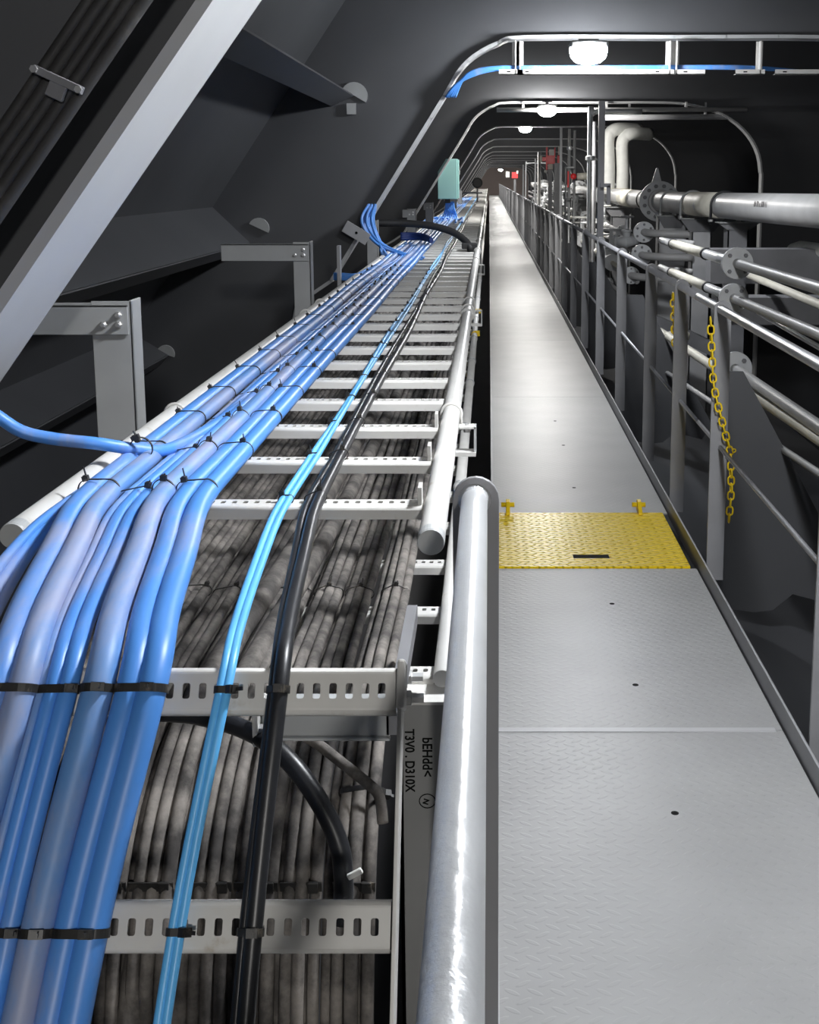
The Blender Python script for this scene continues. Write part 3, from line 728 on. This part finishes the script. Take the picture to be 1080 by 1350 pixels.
t = thing('round_lamp_housing', 'small black round housing on a thin stand far along the cable run', 'housing')
p = atY(629.5, 241, 27); MB().lathe(p-Y*.06, Y, [(.09,0), (.115,.03), (.115,.12), (.08,.16)], 20).build('drum', rubber, t)
MB().cyl(p-Z*.1, (p.x, p.y, TZ-.02), .018, 8).build('stand', paintD, t)
MB().cyl(atY(610,254,27), atY(636,254,27), .02, 8).build('cross_bar', paintD, t)

# ------------------------------------------------------------------ left-hand brackets that carry the upper ladder
def left_bracket(y, px, pyt, wid, arm, lab, zb=TZ-.09):
    q = atY(px, pyt, y); t = thing('ladder_bracket', lab, 'bracket', 'angle brackets left of the upper ladder')
    x1, z1 = q.x, q.z; x0 = x1-wid
    mb = MB(); mb.box(x0, x1, y, y+.006, zb, z1-.002); mb.box(x1-.006, x1, y, y+.075, zb, z1); mb.build('post', brakp, t, bevel=.0015)
    xa = x1-arm; mb = MB()
    mb.box(xa, x1-.007, y-.008, y-.002, z1-.078, z1-.010); mb.box(xa, x1-.007, y-.008, y+.05, z1-.016, z1-.010)
    mb.build('arm', brakp, t, bevel=.0015)
    for dx, dz in ((-.028,-.054), (-.062,-.054), (-.028,-.032)):
        MB().lathe((x1+dx, y-.007, z1+dz), -Y, [(.0085,0), (.0085,.006), (.005,.007), (.005,.015)], 6).build('bolt', steel, t)
    return t
left_bracket(2.74, 173, 396, .092, .62, 'nearest left bracket, an upright and bolted arm below the diagonal frame bar')
left_bracket(4.93, 409, 318.5, .070, .36, 'second left bracket, a darker upright with arm where the blue run narrows')
left_bracket(8.42, 498, 290, .075, .16, 'third left bracket behind the bunch of dropping blue cables')
left_bracket(10.9, 548.5, 275, .08, .12, 'fourth left bracket beyond the black hose')
left_bracket(12.9, 571, 267, .08, .10, 'fifth left bracket just before the teal junction box')
for k, y in enumerate((17.5, 20.3, 23.6)): left_bracket(y, 595+7*k, 258-3.5*k, .08, .1, 'small left bracket beyond the teal junction box, %s after it' % ORD[k])
o = MB().obox(atY(447.5, 357, 6.3), X*.008, Y*.03, Z*.13).build('thin_upright', paint); tag(o, 'thin pale upright strip by the foot of the second frame slope', 'strip')
p = atY(470, 307, 7.95)
o = MB().obox(p, Vector((.075,0,-.045)), Y*.006, Vector((.02,0,.034))).build('slanted_tab', paint); tag(o, 'slanted grey tab with a hole on the second frame beside the dropping cables', 'tab')
MB().lathe(p-Y*.0062, -Y, [(.009,0), (.009,.001)], 12).build('tab_hole', ink_shade, o)

# ------------------------------------------------------------------ dark cables hung along the nearest frame, top left
for k in range(5):
    a = atY(119+18*k, 0, 1.93); b = atY(0, 176+26*k, 1.93); d = (a-b)
    o = MB().tube(spl([b-d*.6, b, b+d*.35+Vector((.002*(k % 2), 0, 0)), b+d*.7, a, a+d*.5], 5), (.0105,.0115,.0100,.0110,.0105)[k], 14).build('hanging_cable', darkc)
    tag(o, 'dark dusty cable along the diagonal frame, %s from the left in its bunch' % ORD[k], 'cable', 'dark cable bunch at top left')
t = thing('cable_clamp', 'dark bar clamp across the cable bunch at top left', 'clamp')
a, b = atY(44, 90, 1.905), atY(109, 120, 1.905); d = (b-a)/2; nd = Vector((-d.z, 0, d.x)).normalized()
MB().obox((a+b)/2, d, Y*.006, nd*.006).build('bar', paintD, t, bevel=.001)
MB().obox((a+b)/2-nd*.016+d*.1, d*.35, Y*.005, nd*.013).build('saddle', paintD, t, bevel=.002)
for s in (-.9, .9): MB().lathe((a+b)/2+d*s-Y*.006, -Y, [(.006,0), (.006,.006)], 6).build('bolt', steel, t)

# ------------------------------------------------------------------ overhead tray pieces on the second frame
oy = 8.02
def hanger(xa, xb, drops, lab, dr=True):
    t = thing('overhead_hanger', lab, 'hanger', 'pale hangers under the second frame')
    a, b = atY(xa, 98, oy), atY(xb, 91.5, oy)
    mb = MB(); mb.box(a.x, b.x, oy, oy+.004, a.z, b.z); mb.box(a.x, b.x, oy, oy+.06, a.z, a.z+.004); mb.build('bar', trayp, t)
    mb = MB(); mb.box(a.x+.05, a.x+.075, oy-.001, oy+.002, a.z+.012, a.z+.02); 
    if xb-xa > 100: mb.box(b.x-.12, b.x-.095, oy-.001, oy+.002, a.z+.012, a.z+.02)
    mb.build('slot', ink_shade, t)
    for px in drops:
        q = atY(px, 60, oy); mb = MB(); mb.box(q.x-.004, q.x+.004, oy, oy+.05, a.z, q.z+.03); mb.box(q.x-.022, q.x+.022, oy+.05, oy+.054, a.z, q.z+.03); mb.build('drop', trayp, t)
hanger(658, 690, [680], 'short pale hanger piece where the overhead blue cables leave the frame curve')
hanger(682, 889, [686, 884], 'long pale hanger rail under the second frame beside the glaring lamp')
hanger(891, 930, [893], 'short pale hanger piece just right of the long overhead rail')
hanger(970, 1009, [1004], 'pale hanger piece near the right edge under the second frame')
hanger(1022, 1085, [], 'faint hanger piece at the right edge of the picture under the second frame')
for k in range(5):
    P = [atY(588+3*k, 128, 8.1), atY(602+2*k, 111-1.5*k, 8.06), atY(625, 99-1.4*k, 8.05), atY(655, 92-.8*k, 8.05), atY(700, 91-.7*k, 8.06), atY(800, 90.5-.6*k, 8.06), atY(900, 90-.6*k, 8.06), atY(985, 90.5-.6*k, 8.06), atY(1060, 94, 8.4)]
    o = MB().tube(spl(P, 6), .010, 10).build('overhead_cable', bluec); tag(o, 'blue cable lying in the overhead hangers under the second frame', 'cable', 'overhead blue cables')

# ------------------------------------------------------------------ pipework right of the walkway
def flange_mb(c, ax, R, th, n, r0, mb=None):
    mb = mb or MB(); c, ax = Vector(c), Vector(ax).normalized()
    mb.lathe(c-ax*th, ax, [(R*.97,0), (R,.002), (R,th-.001), (R,th+.001), (R,2*th-.002), (R*.97,2*th)], 32)
    t = Vector((1,0,0)) if abs(ax.x) < .8 else Z
    u = (t-ax*t.dot(ax)).normalized(); v = ax.cross(u); rb = (R+r0)/2+.004; b = (R-r0)*.20
    for k in range(n):
        a = 2*math.pi*(k+.5)/n; q = c+(u*math.cos(a)+v*math.sin(a))*rb
        mb.lathe(q-ax*(th+b), ax, [(b*.9,0), (b,.002), (b,2*(th+b)-.002), (b*.9,2*(th+b))], 6, 1)
    return mb
def pipe(name, lab, P, r, mat, group=None, seg=20, flanges=(), sleeves=(), rings=(), smooth=0):
    """flanges: (point, R, n); sleeves: (a, b, r, material)"""
    P = [Vector(p) for p in P]
    if smooth: P = spl(P, smooth)
    o = MB().tube(P, r, seg).build(name, mat); tag(o, lab, 'pipe', group)
    for c, ax, R, n in flanges: flange_mb(c, ax, R, max(.010, R*.10), n, r).build('flange', [flang, paintD], o)
    for a, b, rr, m in sleeves: MB().cyl(a, b, rr, seg).build('sleeve', m, o)
    for c, ax, rr in rings:
        ax = Vector(ax).normalized(); MB().lathe(Vector(c)-ax*.012, ax, [(rr,0), (rr+.004,.002), (rr+.004,.022), (rr,.024)], seg).build('clamp_ring', rubber, o)
    return o
# the big pipe
BP = [Vector((1.585, 45, 1.27)), Vector((1.66, 15.2, 1.265)), Vector((1.73, 12.4, 1.268)), Vector((1.80, 10.2, 1.284)), Vector((1.93, 7.0, 1.312)), Vector((2.0, 5.2, 1.33))]
def bp(y):
    for a, b in zip(BP, BP[1:]):
        if b.y <= y <= a.y: return b.lerp(a, (y-b.y)/(a.y-b.y))
bd = (BP[3]-BP[4]).normalized()
big = pipe('main_pipe', 'big grey main pipe running along the right side above the railing', BP, .100, pipeg, None, 40)
fl = bp(12.45)
m_ = flange_mb(fl, Y, .205, .022, 12, .10); m_.prism([(-.05,.19), (.05,.19), (.012,.33), (-.004,.34)], (fl.x-.03, fl.y, fl.z), X, Z, Y*.016); m_.build('flange', [flang, paintD], big)
MB().cyl(bp(12.42), bp(12.36), .122, 36).build('weld_neck', pipeg, big)
MB().cyl(bp(10.75), bp(9.55), .1025, 40).build('sleeve', cream, big)
for y, m in ((13.4, rubber),): MB().cyl(bp(y), bp(y-.07), .106, 36).build('clamp_ring', m, big)
MB().cyl(bp(15.1), bp(14.2), .104, 36).build('sleeve', cream, big)
for k, y in enumerate((17.0, 22.5, 29.0, 36.0)):
    flange_mb(bp(y), Y, .19, .022, 10, .10).build('flange', [flang, paintD], big); MB().cyl(bp(y+.3), bp(y+1.6), .106, 28).build('sleeve', white if k % 2 == 0 else cream, big)
tx = text('00 70 x 000 11', (0,0,0), .055, 0, big, 'stencil_lettering', inkg)
q = bp(8.25); u_ = -bd; nrm = Vector((-math.cos(.12), 0, 0)); nrm = (Vector((-1, -.2, .10))-u_*Vector((-1,-.2,.10)).dot(u_)).normalized(); vv = nrm.cross(u_)
pos = q+nrm*.1012
tx.matrix_world = Matrix(((u_.x, vv.x, nrm.x, pos.x), (u_.y, vv.y, nrm.y, pos.y), (u_.z, vv.z, nrm.z, pos.z), (0,0,0,1)))
for k, (y, m, lab) in enumerate(((11.75, trayg, 'pale U-bolt over the big pipe just right of the bolted flange'), (10.72, trayg, 'pale U-bolt over the big pipe at the left end of its cream sleeve'), (9.50, rubber, 'black U-bolt over the big pipe at the right end of its cream sleeve'))):
    c = bp(y); P = [c+Vector((-.108, 0, -.14))]+[c+Vector((-.108*math.cos(a), 0, .108*math.sin(a))) for a in [math.pi*j/14 for j in range(15)]]+[c+Vector((.108, 0, -.14))]
    o = MB().tube(P, .011, 10).build('u_bolt', m); tag(o, lab, 'bolt', 'U-bolts on the big pipe')
    for s in (-1, 1): MB().lathe(c+Vector((s*.108, 0, -.123)), Z, [(.02,0), (.02,.016)], 6).build('nut', steel, o)
def support(y, w, hat, mat, lab, shelf=.16, cx=0, hh=.11):
    c = bp(y); t = thing('pipe_support', lab, 'support', 'uprights under the big pipe'); z = c.z-.125
    MB().box(c.x+cx-hat, c.x+cx+hat, y-shelf/2, y+shelf/2, z-.008, z).build('seat_plate', trayg, t)
    MB().prism([(-hat,0), (hat,0), (hat*.55,-hh), (-hat*.55,-hh)], (c.x+cx, y-.06, z-.008), X, Z, Y*.012).build('gusset', paintD, t)
    mb = MB(); mb.box(c.x+cx-w/2, c.x+cx+w/2, y-.05, y-.04, -2.6, z-.008); mb.box(c.x+cx+w/2-.01, c.x+cx+w/2, y-.05, y+.12, -2.6, z-.008); mb.box(c.x+cx-w/2, c.x+cx-w/2+.01, y-.05, y+.12, -2.6, z-.008)
    mb.build('column', mat, t); return t
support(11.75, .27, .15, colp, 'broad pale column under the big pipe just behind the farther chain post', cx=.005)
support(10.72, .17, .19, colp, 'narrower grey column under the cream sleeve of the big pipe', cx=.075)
support(9.50, .16, .16, paintD, 'dark column under the black U-bolt of the big pipe', cx=.10, hh=.05)
support(15.6, .2, .2, paintD, 'dark column under the big pipe where the white pipes rise')
support(21.0, .2, .22, paint, 'pale column under the far part of the big pipe')

# small pipes in tiers between railing and columns
SX = 1.22
def tier(pa, pb, x, r, lab, mat=pipeg, fl_px=None, sl=None, elbow=True, R=.075, far=True, n=4):
    a, b = atX(*pa, x), atX(*pb, x); d = (b-a).normalized(); e = b+d*4.6
    P = [a, e]
    if elbow: P = [a+Vector((.16, .07, -.01)), a+Vector((.07, .065, 0)), a+Vector((.015, .035, 0)), a-(-d)*0, a+d*.1, e]
    o = MB().tube(spl(P, 4) if elbow else P, r, 20).build('service_pipe', mat); tag(o, lab, 'pipe', 'small pipes in tiers on the right')
    if fl_px:
        t = (fl_px-PX0)/F; # distance along the pipe where px is reached
        lo_, hi_ = 0.0, (e-a).length
        def px_of(s): p = a+d*s; c = p.y*CT-(p.z-H)*ST; return PX0+F*p.x/c
        for _ in range(40):
            m = (lo_+hi_)/2
            if px_of(m) < fl_px: lo_ = m
            else: hi_ = m
        f = a+d*lo_; flange_mb(f, d, R, .012, n, r).build('flange', [flang, paintD], o)
        if sl:
            s = lo_*sl; MB().cyl(a+d*.03, a+d*s, r*1.22, 20).build('sleeve', cream, o)
            for q in (.04, s-.02): MB().lathe(a+d*q, d, [(r*1.24,0), (r*1.42,.004), (r*1.42,.03), (r*1.24,.034)], 20).build('clamp_ring', rubber, o)
            MB().cyl(a+d*s, f, r*1.12, 20).build('silver_length', silver, o)
    return o
tier((886,321), (1080,380), SX, .0245, 'upper small pipe with cream sleeve and round bolted flange, crossing to the right edge', fl_px=972, sl=.60, R=.078)
tier((884,358), (1080,441), SX, .0225, 'second small pipe with cream sleeve and bolted flange, below the upper one', fl_px=967, sl=.66, R=.074)
tier((966,484), (1080,563), SX, .026, 'pale small pipe below the handrail, starting behind the nearer chain post', fl_px=969, R=.085, elbow=False)
tier((870,485), (1080,624), SX, .0145, 'thinnest pale pipe, lowest of those seen through the right railing', elbow=False)
tier((1000,412), (1080,458), SX+.05, .011, 'thin bright pipe just above the handrail at the right edge', silver, elbow=False)
tier((988,363), (1080,401), 1.62, .022, 'dull yellowish pipe just below the upper flanged pipe', cream, elbow=False)
tier((880,443), (932,478), SX, .026, 'cream pipe stub seen between the two chain posts', cream, elbow=True, fl_px=None)
# further pipes behind the columns
for k, (x, z, r, m) in enumerate(((1.42,.93,.028,pipeg),(1.42,.80,.024,pipeg),(1.30,.62,.022,cream),(1.45,.50,.026,pipeg),(1.28,.40,.018,pipeg))):
    P = [Vector((x, 11.9, z)), Vector((x-.05, 42, z+.12))]
    fs = [(P[0].lerp(P[1], s), Y, r*2.7, 4) for s in (.035, .20, .42)]
    sl = [(P[0].lerp(P[1], s), P[0].lerp(P[1], s+.035), r*1.25, cream if k % 2 else white) for s in (.09, .155, .27, .36, .5)]
    pipe('service_pipe', 'small pipe running on beyond the broad pale column, %s from the top' % ORD[k], P, r, m, 'small pipes beyond the broad column', 16, fs, sl)
# cross beams and light-catching plates under the big pipe at the right edge
o = MB().obox(atY(1035, 350, 7.9)+Vector((.25,0,0)), X*.75, Y*.10, Z*.11).build('cross_beam', paintD); tag(o, 'dark box beam under the big pipe at the right edge', 'beam')
o = MB().obox(atY(1030, 408, 7.2)+Vector((.25,0,0)), X*.65, Y*.10, Z*.08).build('cross_beam', paintD); tag(o, 'dark box beam lower down behind the second flanged pipe', 'beam')
o = MB().obox((1.66, 9.9, .2), Vector((.34,0,-.16)), Y*.12, Vector((.02,0,.05))).build('slanted_brace', paintD); tag(o, 'slanted dark brace behind the chains', 'brace')
o = pipe('lagged_pipe', 'pale lagged pipe end catching light under the big pipe at the right edge', [atY(1046, 329, 8.6), atY(1056, 326, 8.3), atY(1110, 334, 7.4)], .045, white, None, 20)
# two white lagged risers
for (px, top, bx, lab) in ((802, 170, .30, 'left one of the two white lagged pipes rising from the big pipe'), (821, 176, .25, 'right one of the two white lagged pipes rising from the big pipe')):
    y = 16.4; b = atY(px, 251, y); tp = atY(px, top, y)
    P = [b-Z*.05, b+Z*.3, tp-Z*.16, tp-Z*.05+X*.035, tp+X*.14+Y*.02, tp+X*(.14+bx)+Y*.3]
    o = MB().tube(spl(P, 6), .085, 24).build('lagged_riser', white); tag(o, lab, 'pipe', 'white lagged risers')
    MB().lathe(b, Z, [(.09,0), (.09,.03)], 24).build('collar', cream, o)
# conduits and posts standing behind the railing
def riser(px, pt, pb, y, r, m, lab, bend=None, square=False, coll=None, name='conduit', foot=True, foot_z=-2.6):
    a, b = atY(px, pb, y), atY(px, pt, y)
    if foot: a = Vector((a.x, a.y, foot_z))
    if square: o = MB().box(a.x-r, a.x+r, y-r, y+r, a.z, b.z).build('post', m); tag(o, lab, 'post', 'posts and conduits behind the railing')
    else:
        P = [a, b-Z*.02] if not bend else spl([a, (a+b)/2, b-Z*.15, b-Z*.03+X*.03*bend, b+X*.12*bend, b+X*.6*bend], 6)
        o = MB().tube(P, r, 14).build(name, m); tag(o, lab, 'conduit', 'posts and conduits behind the railing')
    if coll: MB().lathe(atY(px, coll, y), Z, [(r*1.3,0), (r*1.9,.01), (r*1.9,.05), (r*1.3,.06)], 14).build('union', m, o)
    return o
riser(778.5, 147, 272, 14.4, .030, silver, 'bright conduit bending over at the top, left of the dark upright beam', 1, coll=212)
riser(784, 158, 270, 14.8, .026, paintD, 'grey conduit hard against the dark upright beam')
riser(791, 133, 322, 10.2, .026, paintD, 'tall dark upright beam left of the white risers', square=True)
riser(751, 168, 219, 18.5, .022, silver, 'thin bright conduit above the red level gauge', coll=198)
riser(758, 170, 197, 18.6, .02, silver, 'short bright conduit ending in a white plug, right of the thin one')
riser(740, 165, 282, 17.5, .02, paint, 'thin grey conduit left of the red level gauge')
riser(735, 215, 285, 19.0, .055, paintD, 'dark square post right below the red box', square=True)
riser(711, 199, 279, 21.6, .028, trayp, 'pale post standing at the railing left of the red box')
riser(706, 208, 272, 24.5, .017, paint, 'thin conduit left of the pale post')
riser(690, 216, 250, 33.0, .022, silver, 'small bright conduit far along the railing, right of its twin')
riser(693.5, 215, 250, 32.0, .018, silver, 'small conduit far along the railing with a bent top', 1)
# dark bracket on the beam
t = thing('beam_bracket', 'dark rectangular bracket joined to the upright beam', 'bracket')
c = atY(791, 245, 10.15); mb = MB(); mb.box(c.x, c.x+.085, 10.1, 10.14, c.z-.012, c.z+.02); mb.box(c.x+.055, c.x+.085, 10.1, 10.14, c.z-.15, c.z); mb.build('bracket_bar', paintD, t)
# red gear
t = thing('red_apparatus', 'bright red apparatus with a pale top panel above the far pipes', 'apparatus'); y = 20.0
def bx(px0, py0, px1, py1, yy, d, nm, m):
    a, b = atY(px0, py1, yy), atY(px1, py0, yy); MB().box(a.x, b.x, yy, yy+d, a.z, b.z).build(nm, m, t, bevel=.004)
bx(720.5, 205, 732, 216, y, .12, 'body', red); bx(714.5, 207, 721, 212.5, y+.02, .06, 'arm', red); bx(711.5, 205.5, 715, 214, y, .05, 'end_cap', cream)
bx(719.8, 194, 722.3, 224, y-.02, .03, 'side_bar', red); bx(731, 194.5, 732.5, 206, y-.01, .03, 'side_bar', red); bx(724, 197, 731, 205.2, y+.02, .05, 'top_panel', white)
bx(723, 216, 729, 223.5, y+.03, .05, 'lower_panel', cream); bx(735, 205, 738, 216, y+.05, .05, 'side_block', red); bx(736.2, 193, 738, 204, y+.06, .02, 'pale_strip', white)
MB().box(atY(726,220,y).x-.03, atY(726,220,y).x+.03, y+.09, y+.12, -2.6, atY(726,220,y).z).build('stand', paintD, t)
MB().lathe(atY(719.5, 226, y), -Y, [(.02,0), (.028,.02), (.01,.05)], 12).build('gauge', white, t)
t = thing('level_gauge', 'red level gauge strip in a pale frame by the thin conduit', 'gauge'); y = 18.4
bx(748, 225.5, 750.5, 247, y, .03, 'red_strip', red); bx(744.8, 220, 747.2, 262, y, .04, 'frame_post', paint); bx(744.8, 219.5, 757, 222, y, .05, 'top_bar', trayg); bx(744, 261.5, 752, 264, y, .05, 'foot_bar', paintD)
MB().lathe(atY(756, 232.5, y), -Y, [(.03,0), (.045,.01), (.045,.03), (.02,.045)], 16).build('red_dial', red, t)
MB().box(atY(746,250,y).x-.015, atY(746,250,y).x+.015, y+.045, y+.07, -2.6, atY(746,250,y).z).build('stand', paintD, t)
o = MB().cyl(atY(761, 233, 18.0), atY(777, 232, 18.0), .052, 20).build('pale_cylinder', cream); tag(o, 'pale horizontal cylinder between gauge and bright conduit', 'cylinder')
t = thing('far_valve', 'dark red and pale gear far down the passage above the railing', 'valve'); y = 45
bx(675, 227, 683, 235, y, .2, 'red_body', red); bx(667, 226, 672, 234, y, .15, 'pale_body', white); bx(681, 225, 683.5, 229, y-.05, .05, 'cap', white); MB().box(atY(679,230,y).x-.04, atY(679,230,y).x+.04, y+.1, y+.18, -2.6, atY(679,230,y).z).build('stand', paintD, t)
# valves between the pipes
def valve(p, s, lab, wheel=0, ax=Y, wm=None):
    p = Vector(p); t = thing('valve', lab, 'valve', 'valves among the right-hand pipes')
    MB().lathe(p-Vector(ax)*.10*s, ax, [(.05*s,0), (.05*s,.02*s), (.03*s,.025*s), (.042*s,.07*s), (.05*s,.10*s), (.042*s,.13*s), (.03*s,.175*s), (.05*s,.18*s), (.05*s,.20*s)], 18).build('body', flang, t)
    MB().lathe(p, Z, [(.03*s,0), (.03*s,.07*s), (.042*s,.075*s), (.042*s,.09*s), (.014*s,.095*s), (.01*s,.20*s)], 16).build('bonnet', flang, t)
    if wheel:
        c = p+Z*.19*s; w = MB().tube([c+Vector((wheel*s*math.cos(a), wheel*s*math.sin(a), 0)) for a in [2*math.pi*k/20 for k in range(20)]], .008*s, 8, closed=True)
        for a in (0, 1.05, 2.1): w.cyl(c-Vector((math.cos(a), math.sin(a), 0))*wheel*s, c+Vector((math.cos(a), math.sin(a), 0))*wheel*s, .005*s, 6)
        w.build('handwheel', wm or flang, t)
    return t
random.seed(11)
for k in range(26):
    y = 13.0+k*.95+random.uniform(-.3, .3); x, z = random.choice(((1.42,.93),(1.42,.80),(1.30,.62))); x -= .05*(y-11.9)/30; z += .12*(y-11.9)/30
    valve((x, y, z), random.uniform(1.1, 1.9), 'grey valve among the pipes behind the far railing, %s beyond the broad pale column' % ORD[k], random.choice((.05, .06, .07)), wm=random.choice((flang, white, paintD, flang, steel)))
valve(atX(826, 318, 1.30), 1.2, 'dark valve in front of the twin small flanges left of the broad column', .05, ax=X, wm=paintD)
for k, (px, py, x) in enumerate(((849, 306, 1.40), (846, 336, 1.36), (832, 363, 1.3))):
    c = atX(px, py, x)
    o = flange_mb(c, Y, .095 if k < 2 else .08, .014, 6, .035).build('pipe_flange', [flang, paintD]); tag(o, 'round bolted pipe flange left of the broad column, %s from the top' % ORD[k], 'flange', 'flanges left of the broad column')
    MB().tube(spl([c, c+Vector((.06,-.12,-.005)), c+Vector((.2,-.2,-.008)), c+Vector((.42,-.22,-.01))], 5), .034, 16).build('pipe_stub', pipeg, o)
# wall pipes and conduits running across under the third frame
o = MB().cyl(atY(655, 145, 15.0), atY(985, 144.5, 15.0), .028, 12).build('cross_conduit', pipeg)
for px in (690, 800, 905): MB().box(atY(px,145,15).x-.012, atY(px,145,15).x+.012, 14.99, 15.03, atY(px,145,15).z, H+.91).build('clip', pipeg, o)
o = o; tag(o, 'pale conduit running across just below the third frame', 'conduit')
o = MB().cyl(atY(790, 155, 15.1), atY(960, 154, 15.1), .035, 12).build('cross_conduit', paint)
for px in (830, 930): MB().box(atY(px,154,15.1).x-.012, atY(px,154,15.1).x+.012, 15.09, 15.13, atY(px,154,15.1).z, H+.91).build('clip', paint, o)
o = o; tag(o, 'duller conduit running across, lower than the pale one under the third frame', 'conduit')

# ------------------------------------------------------------------ give every Empty a base point of its own
bpy.context.view_layer.update()
for o in list(COL.objects):
    if o.type == 'EMPTY' and o.parent is None and o.children:
        mn = Vector((1e9,)*3); mx = -mn
        for ch in o.children:
            for c in ch.bound_box:
                w = ch.matrix_world @ Vector(c)
                for i in range(3): mn[i] = min(mn[i], w[i]); mx[i] = max(mx[i], w[i])
        base = Vector(((mn.x+mx.x)/2, (mn.y+mx.y)/2, mn.z)); o.location = base
        for ch in o.children: ch.matrix_parent_inverse = Matrix.Translation(-base)

# ------------------------------------------------------------------ world and view
w = bpy.data.worlds.new('world'); S.world = w; w.use_nodes = True
w.node_tree.nodes['Background'].inputs[0].default_value = (.6, .65, .75, 1); w.node_tree.nodes['Background'].inputs[1].default_value = .02
S.view_settings.view_transform = 'Standard'; S.view_settings.look = 'None'; S.view_settings.gamma = 1; S.view_settings.use_curve_mapping = False
S.view_settings.exposure = 0.0
S.cycles.max_bounces = 8; S.cycles.diffuse_bounces = 4
